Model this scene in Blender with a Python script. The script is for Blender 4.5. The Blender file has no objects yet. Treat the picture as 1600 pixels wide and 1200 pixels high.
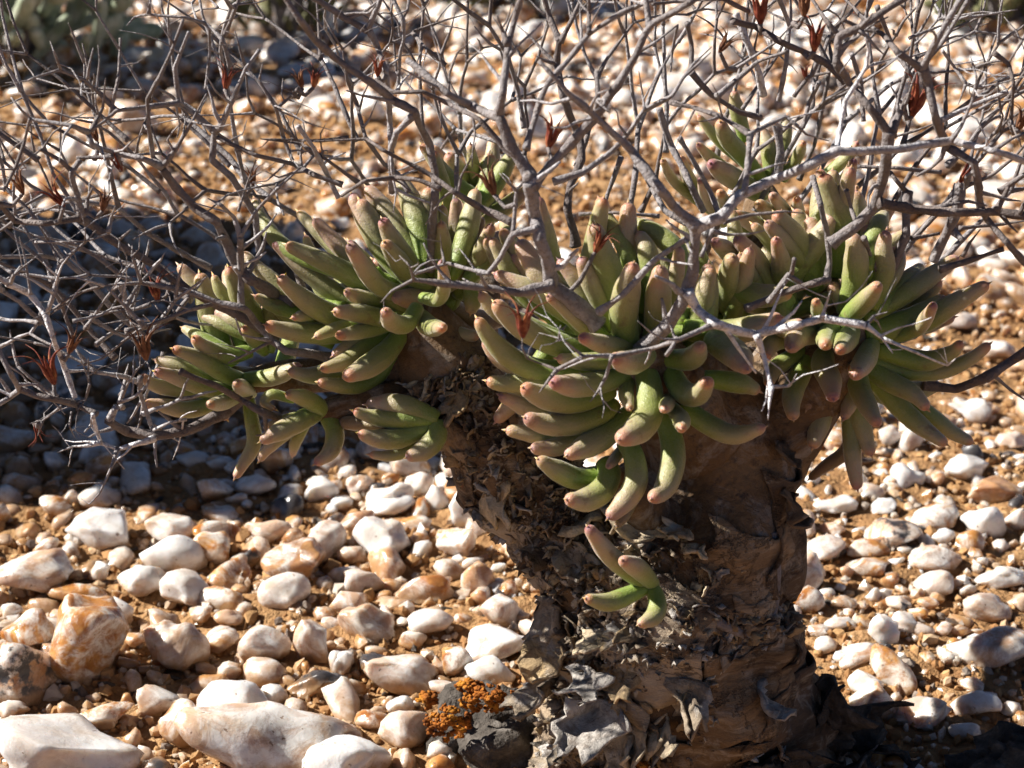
import bpy, math, random
import numpy as np
from mathutils import Vector, Matrix
R = math.radians
random.seed(7); rng = np.random.default_rng(7)
scene = bpy.context.scene
COL = scene.collection

# ------------------------------------------------------------------ camera
CAM = np.array([0.0, -0.5, 0.345]); PITCH = R(23.0); FPX = 2986.0      # photo pixels (1600 wide)
cam = bpy.data.cameras.new('camera'); cam_o = bpy.data.objects.new('camera', cam); COL.objects.link(cam_o)
cam.sensor_width = 36.0; cam.lens = 36.0 * FPX / 1600.0
cam.clip_start = 0.01; cam.clip_end = 200.0
cam_o.location = CAM; cam_o.rotation_euler = (math.pi / 2 - PITCH, 0, 0)
cam.dof.use_dof = True; cam.dof.focus_distance = 0.56; cam.dof.aperture_fstop = 26.0
scene.camera = cam_o

# ------------------------------------------------------------------ light
SUN_EL = R(37.0); SUN_BACK = R(10.0)           # sun from the left, a little behind the plant
sdir = Vector((-math.cos(SUN_EL) * math.cos(SUN_BACK), math.cos(SUN_EL) * math.sin(SUN_BACK), math.sin(SUN_EL)))
world = bpy.data.worlds.new('World'); scene.world = world; world.use_nodes = True
wn = world.node_tree.nodes; wl = world.node_tree.links
sky = wn.new('ShaderNodeTexSky'); sky.sky_type = 'NISHITA'; sky.sun_disc = False; sky.altitude = 1200; sky.air_density = .35; sky.dust_density = .05; sky.ozone_density = 1.0
sky.sun_elevation = SUN_EL; sky.sun_rotation = math.atan2(sdir.x, sdir.y)
bg = wn['Background']; bg.inputs['Strength'].default_value = 0.05
wl.new(sky.outputs[0], bg.inputs[0])
sl = bpy.data.lights.new('sun', 'SUN'); sl.energy = 5.0; sl.angle = R(0.5); sl.color = (1.0, 0.955, 0.89)
so = bpy.data.objects.new('sun', sl); COL.objects.link(so)
so.rotation_euler = sdir.to_track_quat('Z', 'Y').to_euler()
scene.view_settings.view_transform = 'Standard'; scene.view_settings.look = 'None'
scene.view_settings.gamma = 1.0; scene.view_settings.use_curve_mapping = False
scene.view_settings.exposure = 1.2

# ------------------------------------------------------------------ helpers
cp, sp = math.cos(PITCH), math.sin(PITCH)
FWD = np.array([0, cp, -sp]); UP = np.array([0, sp, cp])
def ray(px, py):
    return FPX * FWD + np.array([px - 800.0, 0, 0]) + (600.0 - py) * UP
def P(px, py, Y):                      # the point of the upright plane y = Y seen at a photo pixel
    d = ray(px, py); return CAM + d * ((Y - CAM[1]) / d[1])
def G(px, py, z=0.0):                  # the point of the level plane at height z
    d = ray(px, py); return CAM + d * ((z - CAM[2]) / d[2])
def depth(p): return float(np.dot(np.asarray(p) - CAM, FWD))
def project(p):
    v = np.asarray(p) - CAM; d = v @ FWD
    return 800 + FPX * v[..., 0] / d, 600 - FPX * (v @ UP) / d
def mpp(p): return depth(p) / FPX      # metres per photo pixel at p

class Noise:
    def __init__(s, seed, freq, octaves=3, n=7):
        g = np.random.default_rng(seed); s.k = []; s.a = []; s.p = []
        for o in range(octaves):
            v = g.normal(size=(n, 3)); v /= np.linalg.norm(v, axis=1)[:, None]
            s.k.append(v * freq * 2 ** o * g.uniform(.7, 1.4, (n, 1))); s.a.append(np.full(n, .5 ** o / n ** .5)); s.p.append(g.uniform(0, 6.28, n))
        s.k = np.vstack(s.k); s.a = np.concatenate(s.a); s.p = np.concatenate(s.p)
    def __call__(s, pts): return np.sin(np.asarray(pts) @ s.k.T + s.p) @ s.a

def mesh(name, verts, faces, mat, attrs=None, smooth=True):
    me = bpy.data.meshes.new(name)
    verts = np.asarray(verts, dtype=np.float32)
    if isinstance(faces, np.ndarray):
        n = faces.shape[1]
        me.vertices.add(len(verts)); me.vertices.foreach_set('co', verts.ravel())
        me.loops.add(faces.size); me.loops.foreach_set('vertex_index', faces.astype(np.int32).ravel())
        me.polygons.add(len(faces)); me.polygons.foreach_set('loop_start', np.arange(0, faces.size, n, dtype=np.int32))
        me.update(calc_edges=True)
    else:
        me.from_pydata(verts.tolist(), [], faces)
    me.polygons.foreach_set('use_smooth', np.full(len(me.polygons), smooth, dtype=bool))
    for k, v in (attrs or {}).items():
        a = me.attributes.new(k, 'FLOAT', 'POINT'); a.data.foreach_set('value', np.asarray(v, dtype=np.float32))
    me.materials.append(mat); me.update()
    return me
def obj(name, me, parent=None, loc=None):
    o = bpy.data.objects.new(name, me); COL.objects.link(o)
    if parent is not None:
        o.parent = parent
    if loc is not None: o.location = loc
    return o
def tag(o, label=None, cat=None, group=None, kind=None):
    if label: o['label'] = label
    if cat: o['category'] = cat
    if group: o['group'] = group
    if kind: o['kind'] = kind
    return o

def spline(pts, vals, step, tau=.5):
    """Catmull-Rom through pts (n,3), linear vals (n,k)"""
    pts = np.asarray(pts, float); vals = np.asarray(vals, float)
    if len(pts) == 1: return pts, vals
    ext = np.vstack([2 * pts[0] - pts[1], pts, 2 * pts[-1] - pts[-2]])
    out, ov = [], []
    for i in range(len(pts) - 1):
        p0, p1, p2, p3 = ext[i:i + 4]
        m = max(2, int(np.linalg.norm(p2 - p1) / step) + 1)
        for t in np.linspace(0, 1, m, endpoint=False):
            m1, m2 = (p2 - p0) * tau, (p3 - p1) * tau
            if tau < .5: m1 = m1 / (np.linalg.norm(m1) + 1e-12) * np.linalg.norm(p2 - p1) * tau * 2; m2 = m2 / (np.linalg.norm(m2) + 1e-12) * np.linalg.norm(p2 - p1) * tau * 2
            out.append((2 * t ** 3 - 3 * t * t + 1) * p1 + (t ** 3 - 2 * t * t + t) * m1 + (3 * t * t - 2 * t ** 3) * p2 + (t ** 3 - t * t) * m2)
            ov.append(vals[i] * (1 - t) + vals[i + 1] * t)
    out.append(pts[-1]); ov.append(vals[-1])
    return np.array(out), np.array(ov)

def tube(path, rad, seg=10, flat=1.0, up=None, caps=True):
    """rings along path (n,3) with radii rad (n,); returns verts, quad faces list, ring parameter"""
    path = np.asarray(path); n = len(path)
    tan = np.gradient(path, axis=0); tan /= np.linalg.norm(tan, axis=1)[:, None] + 1e-12
    ref = np.array(up if up is not None else [0.13, 0.3, 1.0], float)
    a = np.cross(tan[0], ref)
    if np.linalg.norm(a) < 1e-4: a = np.cross(tan[0], [1, 0, 0])
    a /= np.linalg.norm(a)
    V = []; ang = np.linspace(0, 2 * math.pi, seg, endpoint=False)
    for i in range(n):
        a = a - tan[i] * np.dot(a, tan[i]); a /= np.linalg.norm(a) + 1e-12
        b = np.cross(tan[i], a)
        V.append(path[i] + rad[i] * (np.cos(ang)[:, None] * a + flat * np.sin(ang)[:, None] * b))
    V = np.vstack(V)
    i = np.arange(n - 1)[:, None] * seg; j = np.arange(seg)[None, :]; j2 = (j + 1) % seg
    F = np.stack([i + j, i + j2, i + seg + j2, i + seg + j], axis=-1).reshape(-1, 4)
    t = np.repeat(np.linspace(0, 1, n), seg)
    return V, F, t
def close_ends(V, F, n, seg):
    F = [list(f) for f in F.tolist()]
    F.append(list(range(seg))[::-1]); F.append([(n - 1) * seg + k for k in range(seg)])
    return F

def icosphere(sub):
    import bmesh
    bm = bmesh.new(); bmesh.ops.create_icosphere(bm, subdivisions=sub, radius=1)
    v = np.array([x.co[:] for x in bm.verts]); f = np.array([[x.index for x in q.verts] for q in bm.faces]); bm.free()
    return v, f
ICO = {k: icosphere(k) for k in (1, 2, 3, 4)}

# ------------------------------------------------------------------ materials
def newmat(name, rough=.7, spec=.3):
    m = bpy.data.materials.new(name); m.use_nodes = True
    nt = m.node_tree; b = nt.nodes['Principled BSDF']
    b.inputs['Roughness'].default_value = rough; b.inputs['Specular IOR Level'].default_value = spec
    return m, nt, b
def N(nt, typ, **kw):
    n = nt.nodes.new(typ)
    for k, v in kw.items(): setattr(n, k, v)
    return n
def coords(nt):
    return N(nt, 'ShaderNodeTexCoord').outputs['Object']
def noise(nt, vec, scale, detail=4, rough=.55, dist=0.0):
    n = N(nt, 'ShaderNodeTexNoise'); n.inputs['Scale'].default_value = scale; n.inputs['Detail'].default_value = detail
    n.inputs['Roughness'].default_value = rough; n.inputs['Distortion'].default_value = dist
    nt.links.new(vec, n.inputs['Vector']); return n.outputs['Fac']
def ramp(nt, fac, stops, interp='LINEAR'):
    r = N(nt, 'ShaderNodeValToRGB'); r.color_ramp.interpolation = interp; e = r.color_ramp.elements
    while len(e) < len(stops): e.new(.5)
    for q, (p, c) in zip(e, stops): q.position = p; q.color = (*c, 1) if len(c) == 3 else c
    nt.links.new(fac, r.inputs['Fac']); return r.outputs['Color']
def mix(nt, fac, a, b, mode='MIX'):
    m = N(nt, 'ShaderNodeMix', data_type='RGBA', blend_type=mode)
    for s, v in ((0, fac), (6, a), (7, b)):
        if isinstance(v, (int, float)): m.inputs[s].default_value = v
        elif isinstance(v, tuple): m.inputs[s].default_value = (*v, 1)
        else: nt.links.new(v, m.inputs[s])
    return m.outputs[2]
def math_(nt, op, a, b=None, clamp=False):
    m = N(nt, 'ShaderNodeMath', operation=op, use_clamp=clamp)
    for s, v in ((0, a), (1, b)):
        if v is None: continue
        if isinstance(v, (int, float)): m.inputs[s].default_value = v
        else: nt.links.new(v, m.inputs[s])
    return m.outputs[0]
def attr(nt, name):
    a = N(nt, 'ShaderNodeAttribute'); a.attribute_name = name; return a.outputs['Fac']
def bump(nt, b, h, strength, dist):
    n = N(nt, 'ShaderNodeBump'); n.inputs['Strength'].default_value = strength; n.inputs['Distance'].default_value = dist
    nt.links.new(h, n.inputs['Height']); nt.links.new(n.outputs[0], b.inputs['Normal'])
BW = lambda v: (v, v, v)

def mat_sand():
    m, nt, b = newmat('sand', .95, .1); c = coords(nt)
    col = ramp(nt, noise(nt, c, 9, 6, .6), [(.3, (.29, .155, .068)), (.5, (.37, .215, .098)), (.72, (.45, .285, .145))])
    col = mix(nt, ramp(nt, noise(nt, c, 260, 3, .6), [(.42, BW(0)), (.62, BW(1))]), col, (.26, .14, .062))
    col = mix(nt, ramp(nt, noise(nt, c, 55, 4, .6), [(.60, BW(0)), (.72, BW(.7))]), col, (.16, .08, .036))
    nt.links.new(col, b.inputs['Base Color'])
    h = math_(nt, 'ADD', noise(nt, c, 140, 5, .65), math_(nt, 'MULTIPLY', noise(nt, c, 600, 3, .6), .35))
    bump(nt, b, h, 1.0, .004); return m
def mat_crumb():
    m, nt, b = newmat('soil_crumb', .95, .1); c = coords(nt)
    r = attr(nt, 'seed')
    col = ramp(nt, r, [(0, (.24, .12, .05)), (.35, (.34, .185, .08)), (.7, (.43, .26, .12)), (.86, (.52, .44, .36)), (1, (.08, .055, .045))])
    nt.links.new(col, b.inputs['Base Color']); bump(nt, b, noise(nt, c, 700, 3), .5, .001); return m
def mat_quartz():
    m, nt, b = newmat('quartz', .38, .6); c = coords(nt)
    add = N(nt, 'ShaderNodeVectorMath', operation='ADD'); cmb = N(nt, 'ShaderNodeCombineXYZ')
    s = attr(nt, 'seed'); nt.links.new(math_(nt, 'MULTIPLY', s, 37.0), cmb.inputs[0]); nt.links.new(math_(nt, 'MULTIPLY', s, 91.0), cmb.inputs[1])
    nt.links.new(c, add.inputs[0]); nt.links.new(cmb.outputs[0], add.inputs[1]); v = add.outputs[0]
    tone = attr(nt, 'tone'); dark = attr(nt, 'dark')
    base = ramp(nt, noise(nt, v, 90, 3, .5), [(.3, (.57, .51, .44)), (.5, (.70, .68, .65)), (.75, (.75, .745, .74))])
    base = mix(nt, math_(nt, 'MULTIPLY', tone, .32), base, (.56, .39, .20))
    stain = ramp(nt, noise(nt, v, 70, 7, .68, .8), [(.43, BW(0)), (.55, BW(1))])
    amb = ramp(nt, noise(nt, v, 150, 4, .6), [(.3, (.25, .085, .018)), (.5, (.42, .185, .045)), (.75, (.55, .33, .13))])
    col = mix(nt, math_(nt, 'MULTIPLY', stain, math_(nt, 'MULTIPLY', tone, 1.5, True)), base, amb)
    vein = ramp(nt, noise(nt, v, 45, 8, .75, 2.0), [(.485, BW(0)), (.5, BW(1)), (.515, BW(0))])
    col = mix(nt, math_(nt, 'MULTIPLY', vein, math_(nt, 'ADD', math_(nt, 'MULTIPLY', tone, .9), .12, True)), col, (.28, .13, .06))
    dirt = ramp(nt, noise(nt, v, 38, 7, .7, .6), [(.55, BW(0)), (.66, BW(1))])
    col = mix(nt, math_(nt, 'MULTIPLY', dirt, math_(nt, 'MULTIPLY', tone, 1.3, True)), col, (.21, .105, .04))
    # dark crust
    crust = ramp(nt, math_(nt, 'ADD', noise(nt, v, 120, 6, .7), math_(nt, 'MULTIPLY', math_(nt, 'SUBTRACT', dark, .5), .7)), [(.50, BW(0)), (.58, BW(1))])
    col = mix(nt, math_(nt, 'MULTIPLY', crust, math_(nt, 'MULTIPLY', dark, 3.0, True)), col, (.05, .045, .045))
    specks = ramp(nt, noise(nt, v, 420, 2, .5), [(.70, BW(0)), (.74, BW(.8))])
    col = mix(nt, specks, col, (.16, .09, .05))
    geo = N(nt, 'ShaderNodeNewGeometry'); sx = N(nt, 'ShaderNodeSeparateXYZ'); nt.links.new(geo.outputs['Position'], sx.inputs[0])
    hz = math_(nt, 'ADD', math_(nt, 'MULTIPLY', sx.outputs[2], -75.0), math_(nt, 'ADD', math_(nt, 'MULTIPLY', noise(nt, geo.outputs['Position'], 130, 5, .65), 1.1), -.28))
    col = mix(nt, math_(nt, 'MULTIPLY', ramp(nt, hz, [(.05, BW(0)), (.32, BW(1))]), .8), col, (.35, .20, .09))       # soil clinging to the buried foot
    nt.links.new(col, b.inputs['Base Color'])
    b.inputs['Subsurface Weight'].default_value = .55; b.inputs['Subsurface Radius'].default_value = (1, .82, .64); b.inputs['Subsurface Scale'].default_value = .007
    rr = ramp(nt, noise(nt, v, 60, 3), [(.35, BW(.10)), (.6, BW(.42))]); nt.links.new(rr, b.inputs['Roughness'])
    h = math_(nt, 'ADD', noise(nt, v, 160, 5, .6), math_(nt, 'MULTIPLY', stain, -.25))
    bump(nt, b, h, .28, .002); return m
def mat_leaf():
    m, nt, b = newmat('leaf_skin', .42, .45); c = coords(nt)
    t = attr(nt, 'lt'); hue = attr(nt, 'hue')
    tt = math_(nt, 'ADD', math_(nt, 'ADD', t, math_(nt, 'MULTIPLY', math_(nt, 'SUBTRACT', noise(nt, c, 75, 5, .65), .5), .75)), math_(nt, 'MULTIPLY', math_(nt, 'SUBTRACT', hue, .5), .35))
    col = ramp(nt, tt, [(0, (.19, .285, .025)), (.28, (.175, .24, .035)), (.50, (.23, .25, .065)), (.70, (.30, .275, .125)), (.92, (.385, .30, .19)), (1, (.42, .27, .18))])
    tip = ramp(nt, t, [(.925, BW(0)), (.99, BW(1))])
    tipc = ramp(nt, hue, [(0, (.42, .10, .05)), (.45, (.50, .19, .09)), (.8, (.33, .10, .11)), (1, (.22, .07, .09))])
    col = mix(nt, math_(nt, 'MULTIPLY', tip, math_(nt, 'ADD', math_(nt, 'MULTIPLY', math_(nt, 'FRACT', math_(nt, 'MULTIPLY', hue, 7.3)), .6), .40)), col, tipc)
    col = mix(nt, math_(nt, 'MULTIPLY', math_(nt, 'SUBTRACT', hue, 1.0), 3.0, True), col, (.17, .095, .045))
    fine = noise(nt, c, 2200, 2, .6)
    col = mix(nt, ramp(nt, fine, [(.3, BW(.0)), (.7, BW(.14))]), col, (.50, .45, .36))
    col = mix(nt, ramp(nt, noise(nt, c, 260, 3, .6), [(.62, BW(0)), (.72, BW(.55))]), col, (.17, .10, .05))
    nt.links.new(col, b.inputs['Base Color'])
    b.inputs['Subsurface Weight'].default_value = .42; b.inputs['Subsurface Radius'].default_value = (.9, 1.0, .22); b.inputs['Subsurface Scale'].default_value = .005
    b.inputs['Sheen Weight'].default_value = .25; b.inputs['Sheen Roughness'].default_value = .4; b.inputs['Sheen Tint'].default_value = (1, .95, .9, 1)
    bump(nt, b, math_(nt, 'ADD', fine, math_(nt, 'MULTIPLY', noise(nt, c, 240, 5, .65), 2.2)), .34, .0008); return m
def mat_twig():
    m, nt, b = newmat('dry_twig', .75, .3); c = coords(nt)
    g = attr(nt, 'grey')
    a = ramp(nt, noise(nt, c, 130, 5, .6), [(.30, (.27, .245, .24)), (.50, (.44, .42, .425)), (.72, (.58, .57, .585))])
    d = ramp(nt, noise(nt, c, 150, 5, .6), [(.32, (.07, .05, .042)), (.55, (.13, .098, .085)), (.75, (.23, .195, .18))])
    a = mix(nt, ramp(nt, g, [(.86, BW(0)), (1, BW(.85))]), a, (.80, .78, .785))
    col = mix(nt, g, d, a)
    col = mix(nt, ramp(nt, noise(nt, c, 700, 4, .7), [(.48, BW(0)), (.66, BW(.7))]), col, (.15, .115, .095))
    nt.links.new(col, b.inputs['Base Color'])
    bump(nt, b, math_(nt, 'ADD', noise(nt, c, 1100, 4, .6), noise(nt, c, 300, 3)), .85, .0011); return m
def mat_bark(name='bark', kind=0):
    m, nt, b = newmat(name, .8, .25); c = coords(nt)
    if kind == 0:        # living trunk skin: brown to grey
        col = ramp(nt, noise(nt, c, 26, 6, .62), [(.30, (.075, .047, .027)), (.48, (.155, .095, .05)), (.62, (.235, .155, .085)), (.78, (.33, .265, .19))])
        col = mix(nt, ramp(nt, noise(nt, c, 60, 7, .7, 1.0), [(.50, BW(0)), (.64, BW(.8))]), col, (.33, .29, .25))
        col = mix(nt, ramp(nt, noise(nt, c, 230, 6, .7), [(.55, BW(0)), (.66, BW(.85))]), col, (.07, .05, .04))
        h = math_(nt, 'ADD', noise(nt, c, 90, 8, .68), math_(nt, 'MULTIPLY', noise(nt, c, 500, 4), .4))
        nt.links.new(col, b.inputs['Base Color']); bump(nt, b, h, .8, .005)
    elif kind == 2:      # bark sheets still on the trunk
        s = attr(nt, 'seed')
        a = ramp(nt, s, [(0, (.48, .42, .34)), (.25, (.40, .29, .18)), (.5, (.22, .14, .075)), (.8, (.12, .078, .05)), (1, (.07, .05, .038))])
        a = mix(nt, ramp(nt, noise(nt, c, 40, 6, .65), [(.42, BW(0)), (.65, BW(.6))]), a, (.12, .075, .04))
        a = mix(nt, ramp(nt, noise(nt, c, 95, 7, .7, .6), [(.55, BW(0)), (.65, BW(.75))]), a, (.36, .31, .25))
        vm = N(nt, 'ShaderNodeVectorMath', operation='MULTIPLY'); nt.links.new(c, vm.inputs[0]); vm.inputs[1].default_value = (1, 1, 5)
        band = ramp(nt, noise(nt, vm.outputs[0], 34, 6, .65), [(.40, BW(.75)), (.50, BW(0)), (.62, BW(0)), (.72, BW(.0))])
        a = mix(nt, band, a, (.05, .033, .022))
        a = mix(nt, ramp(nt, noise(nt, vm.outputs[0], 70, 7, .7), [(.54, BW(0)), (.68, BW(.7))]), a, (.44, .36, .26))
        crack = ramp(nt, noise(nt, c, 24, 7, .7, .25), [(.485, BW(1)), (.50, BW(0)), (.515, BW(1))])
        a = mix(nt, crack, mix(nt, .55, a, (.045, .03, .022)), a)
        nt.links.new(a, b.inputs['Base Color'])
        h = math_(nt, 'ADD', math_(nt, 'ADD', noise(nt, c, 150, 8, .7), math_(nt, 'MULTIPLY', crack, .5)), math_(nt, 'MULTIPLY', noise(nt, c, 900, 3), .25))
        bump(nt, b, math_(nt, 'ADD', h, math_(nt, 'MULTIPLY', noise(nt, vm.outputs[0], 60, 7, .7), 1.2)), .75, .0025)
    else:                # peeling paper bark
        s = attr(nt, 'seed')
        a = ramp(nt, s, [(0, (.50, .46, .41)), (.3, (.35, .28, .20)), (.55, (.46, .33, .18)), (.75, (.20, .14, .09)), (1, (.64, .52, .35))])
        col = mix(nt, ramp(nt, noise(nt, c, 190, 6, .7), [(.45, BW(0)), (.62, BW(.7))]), a, (.13, .095, .07))
        col = mix(nt, ramp(nt, noise(nt, c, 110, 5, .65), [(.54, BW(0)), (.66, BW(.6))]), col, (.58, .55, .51))
        nt.links.new(col, b.inputs['Base Color'])
        bump(nt, b, math_(nt, 'ADD', noise(nt, c, 380, 6, .7), noise(nt, c, 120, 4)), .9, .0025)
    return m
def mat_simple(name, stops, scale=200, rough=.8, bumpd=.001, strength=.5):
    m, nt, b = newmat(name, rough, .2); c = coords(nt)
    nt.links.new(ramp(nt, noise(nt, c, scale, 5, .62), stops), b.inputs['Base Color'])
    bump(nt, b, noise(nt, c, scale * 2.5, 4), strength, bumpd); return m
M_SAND = mat_sand(); M_CRUMB = mat_crumb(); M_Q = mat_quartz(); M_LEAF = mat_leaf(); M_TWIG = mat_twig()
M_BARK = mat_bark(); M_FLAKE = mat_bark('peeling_bark', 1)
M_POD = mat_simple('dry_pod', [(.3, (.09, .02, .014)), (.52, (.19, .045, .026)), (.72, (.40, .17, .07))], 420, .5, .0006)
M_POD2 = mat_simple('brown_pod', [(.3, (.07, .03, .018)), (.52, (.15, .065, .035)), (.72, (.30, .15, .07))], 420, .6, .0006)
M_PODTIP = mat_simple('pod_straw', [(.3, (.36, .22, .10)), (.7, (.55, .38, .18))], 500, .7)
M_LICHEN = mat_simple('orange_lichen', [(.34, (.10, .032, .008)), (.5, (.27, .085, .012)), (.68, (.42, .18, .02))], 170, .9, .002, .8)
M_DARK = mat_simple('dark_crust', [(.3, (.03, .026, .022)), (.55, (.085, .072, .06)), (.75, (.2, .18, .16))], 150, .9, .003, .9)
M_GREYLEAF = mat_simple('grey_leaf', [(.3, (.20, .25, .14)), (.5, (.36, .40, .29)), (.75, (.54, .55, .46))], 90, .7)
M_DRYLEAF = mat_simple('dull_leaf', [(.3, (.075, .085, .035)), (.5, (.13, .13, .06)), (.75, (.22, .17, .09))], 90, .7)

# ------------------------------------------------------------------ ground
gn = Noise(3, 14, 2); gn2 = Noise(5, 85, 2); gn3 = Noise(9, 300, 2)
def gh(x, y):
    p = np.stack([np.asarray(x, float), np.asarray(y, float), np.zeros_like(np.asarray(x, float))], -1)
    return .0030 * gn(p) + .0012 * gn2(p)
def axis(lo, hi, step, far):
    a = list(np.arange(lo, hi, step)); s = step; v = a[-1]
    while v < far: s *= 1.45; v += s; a.append(v)
    s = step; v = a[0]
    while v > -far: s *= 1.45; v -= s; a.insert(0, v)
    return np.array(a)
gx = axis(-.36, .42, .0028, 60); gy = axis(-.05, .62, .0028, 60)
GX, GY = np.meshgrid(gx, gy)
gz = gh(GX, GY) + .0011 * gn3(np.stack([GX, GY, 0 * GX], -1)) * ((abs(GX) < 1.2) & (abs(GY) < 1.6))
V = np.stack([GX, GY, gz], -1).reshape(-1, 3)
nx, ny = len(gx), len(gy)
i = np.arange(ny - 1)[:, None] * nx + np.arange(nx - 1)[None, :]
F = np.stack([i, i + 1, i + nx + 1, i + nx], -1).reshape(-1, 4)
ground = tag(obj('ground', mesh('ground', V, F, M_SAND)), kind='structure')
ground['label'] = 'crumbly ochre sand under the scattered quartz pebbles'

# ------------------------------------------------------------------ pebbles
def pebble_verts(seed, sub, angular=.5):
    g = np.random.default_rng(seed); v = ICO[sub][0].copy()
    for k in range(int(4 + angular * 14)):
        n = g.normal(size=3); n /= np.linalg.norm(n); d = g.uniform(.52, .92)
        q = v @ n - d; v -= np.where(q > 0, q, 0)[:, None] * n * .95
    v *= (1 + .13 * Noise(seed, 2.3, 2)(v) - .10 * np.abs(Noise(seed + 7, 2.6, 2)(v)) + .035 * Noise(seed + 1, 7.0, 3)(v))[:, None]
    v -= (v.max(0) + v.min(0)) / 2; v /= (v.max(0) - v.min(0)) / 2
    return v
# hand-placed stones: x, y (photo px of the middle), width, height, roll, tone, dark, angular
HAND = """155 822 113 69 -8 .08 0 .7|265 822 82 50 5 .3 0 .4|332 852 68 60 30 .75 .15 .5|419 826 80 40 0 .35 0 .4|461 877 100 72 -12 .6 0 .5
222 898 87 58 5 .03 0 .25|292 917 90 60 25 .05 .05 .4|155 888 36 34 0 .1 0 .6|52 893 124 76 -8 .45 .25 .6|124 918 100 40 10 .8 .35 .5
134 1001 127 148 4 .8 .05 .4|30 1039 118 112 0 .6 .5 .6|275 998 96 86 -15 .4 .1 .5|412 1001 82 68 20 .35 0 .6|485 998 58 78 -8 .45 .05 .6
412 1041 72 42 0 .4 0 .4|357 1039 38 34 0 .15 0 .3|364 1088 114 74 12 .02 0 .25|415 1140 285 122 22 .38 .3 .6|108 1160 235 130 8 .1 .02 .7
538 1182 140 84 -5 .03 0 .35|240 1192 62 42 0 .1 .72 .2|247 1090 70 46 8 .3 0 .6|282 1119 70 72 18 .55 .05 .5|155 1114 110 46 -14 .8 .1 .5
24 1138 46 44 0 .9 0 .4|18 1100 56 34 0 .12 0 .5|495 1060 96 44 -6 .3 .95 .6|533 1026 40 38 0 .08 0 .6|443 925 84 54 -14 .2 .02 .5
357 960 48 30 0 .4 0 .3|313 953 38 28 0 .5 0 .3|344 987 62 40 -15 .7 .1 .4|212 990 36 26 10 .6 0 .3|545 935 64 46 5 .45 0 .4
388 870 40 36 0 .8 .6 .5|17 950 38 32 0 .1 0 .5|597 840 92 66 28 .15 .03 .3|611 793 78 38 -8 .05 0 .5|556 815 62 46 0 .55 0 .4
717 853 66 56 -25 .55 0 .4|659 910 104 50 -4 .65 0 .6|747 905 54 56 0 .5 .1 .5|570 901 70 42 10 .25 .05 .5|573 970 94 62 8 .5 .03 .5
673 967 74 50 -10 .18 0 .6|786 956 78 56 10 .45 0 .5|628 1040 122 66 28 .3 .08 .5|772 1008 112 58 -18 .2 .08 .4|766 1042 84 52 8 .02 0 .2
715 1030 52 50 0 .65 .1 .4|587 1029 62 42 0 .3 .95 .7|690 1070 42 28 0 .05 0 .4|625 1097 46 32 0 .02 0 .2|632 1132 86 62 -10 .35 0 .5
583 1121 60 34 10 .8 .1 .4|535 1029 34 40 0 .1 0 .4|686 1170 42 38 0 .1 .2 .4|687 1190 46 34 0 .75 0 .4|645 994 46 26 5 .7 0 .4
722 802 46 60 20 .05 .05 .3|687 780 48 50 10 .1 0 .6|655 762 46 48 0 .2 0 .6|607 780 80 50 -10 .1 0 .4|505 768 52 44 15 .05 0 .4
400 758 70 42 -10 .25 0 .5|337 762 60 46 0 .4 .05 .4|155 772 66 42 0 .2 0 .4|85 786 54 30 10 .75 .1 .4|560 760 44 36 0 .4 0 .4
1256 905 64 76 0 .4 .12 .3|1459 877 86 46 2 .45 0 .5|1456 910 70 38 -25 .25 0 .5|1566 901 88 42 -4 .03 0 .4|1542 946 80 50 8 .35 .2 .6
1380 991 50 56 0 .08 0 .7|1538 813 74 58 10 .05 0 .8|1590 808 46 44 0 .05 0 .6|1473 840 40 28 0 .03 0 .6|1517 850 42 42 0 .7 .02 .5
1394 840 86 58 -22 .5 .5 .4|1459 809 78 46 -6 .7 .05 .5|1545 1015 146 66 -12 .45 .06 .6|1370 1100 80 78 0 .6 .04 .35|1352 1070 58 40 15 .1 0 .6
1521 1100 88 46 -14 .15 .08 .8|1288 864 72 46 -15 .3 .1 .5|1359 888 70 40 -10 .7 .3 .6|1356 860 70 32 -10 .65 .05 .5|1366 930 30 24 0 .1 0 .4
1404 943 42 28 -5 .3 0 .4|1311 980 52 28 -8 .2 .1 .4|1414 977 36 44 -40 .15 0 .5|1304 795 70 30 -6 .12 .02 .6|1380 796 44 28 -35 .04 0 .4
1438 1120 104 46 -14 .35 .3 .7|1507 1142 52 26 0 .2 0 .5|1418 746 60 42 8 .03 0 .3|1510 732 72 42 -6 .06 0 .4|1550 762 86 48 -12 .55 .25 .6
1580 696 48 36 0 .3 0 .5|1390 688 38 36 0 .2 0 .6|1422 690 44 44 -15 .4 0 .5|1520 640 76 42 6 .2 0 .7|1475 662 50 30 -10 .6 .05 .5
1545 395 40 30 0 .05 0 .4|1500 500 60 30 0 .2 .1 .5|1565 540 60 34 8 .15 0 .5|1300 830 44 26 0 .5 0 .5|1580 1105 34 26 0 .3 0 .5
1340 1030 70 40 -10 .5 0 .5|1315 945 50 26 -8 .6 .1 .5|1290 1010 40 28 0 .35 0 .5|1450 940 36 22 0 .55 .2 .4|1500 985 40 24 0 .7 .3 .5"""
placed = []          # x, y, r
GRID = {}
def occupied(x, y, r, k):
    c = .03; ix, iy = int(math.floor(x / c)), int(math.floor(y / c))
    for a in range(ix - 1, ix + 2):
        for b in range(iy - 1, iy + 2):
            for (u, v, s) in GRID.get((a, b), ()):
                if (u - x) ** 2 + (v - y) ** 2 < (k * (r + s)) ** 2: return True
    return False
def put(x, y, r):
    c = .03; GRID.setdefault((int(math.floor(x / c)), int(math.floor(y / c))), []).append((x, y, r))

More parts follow.
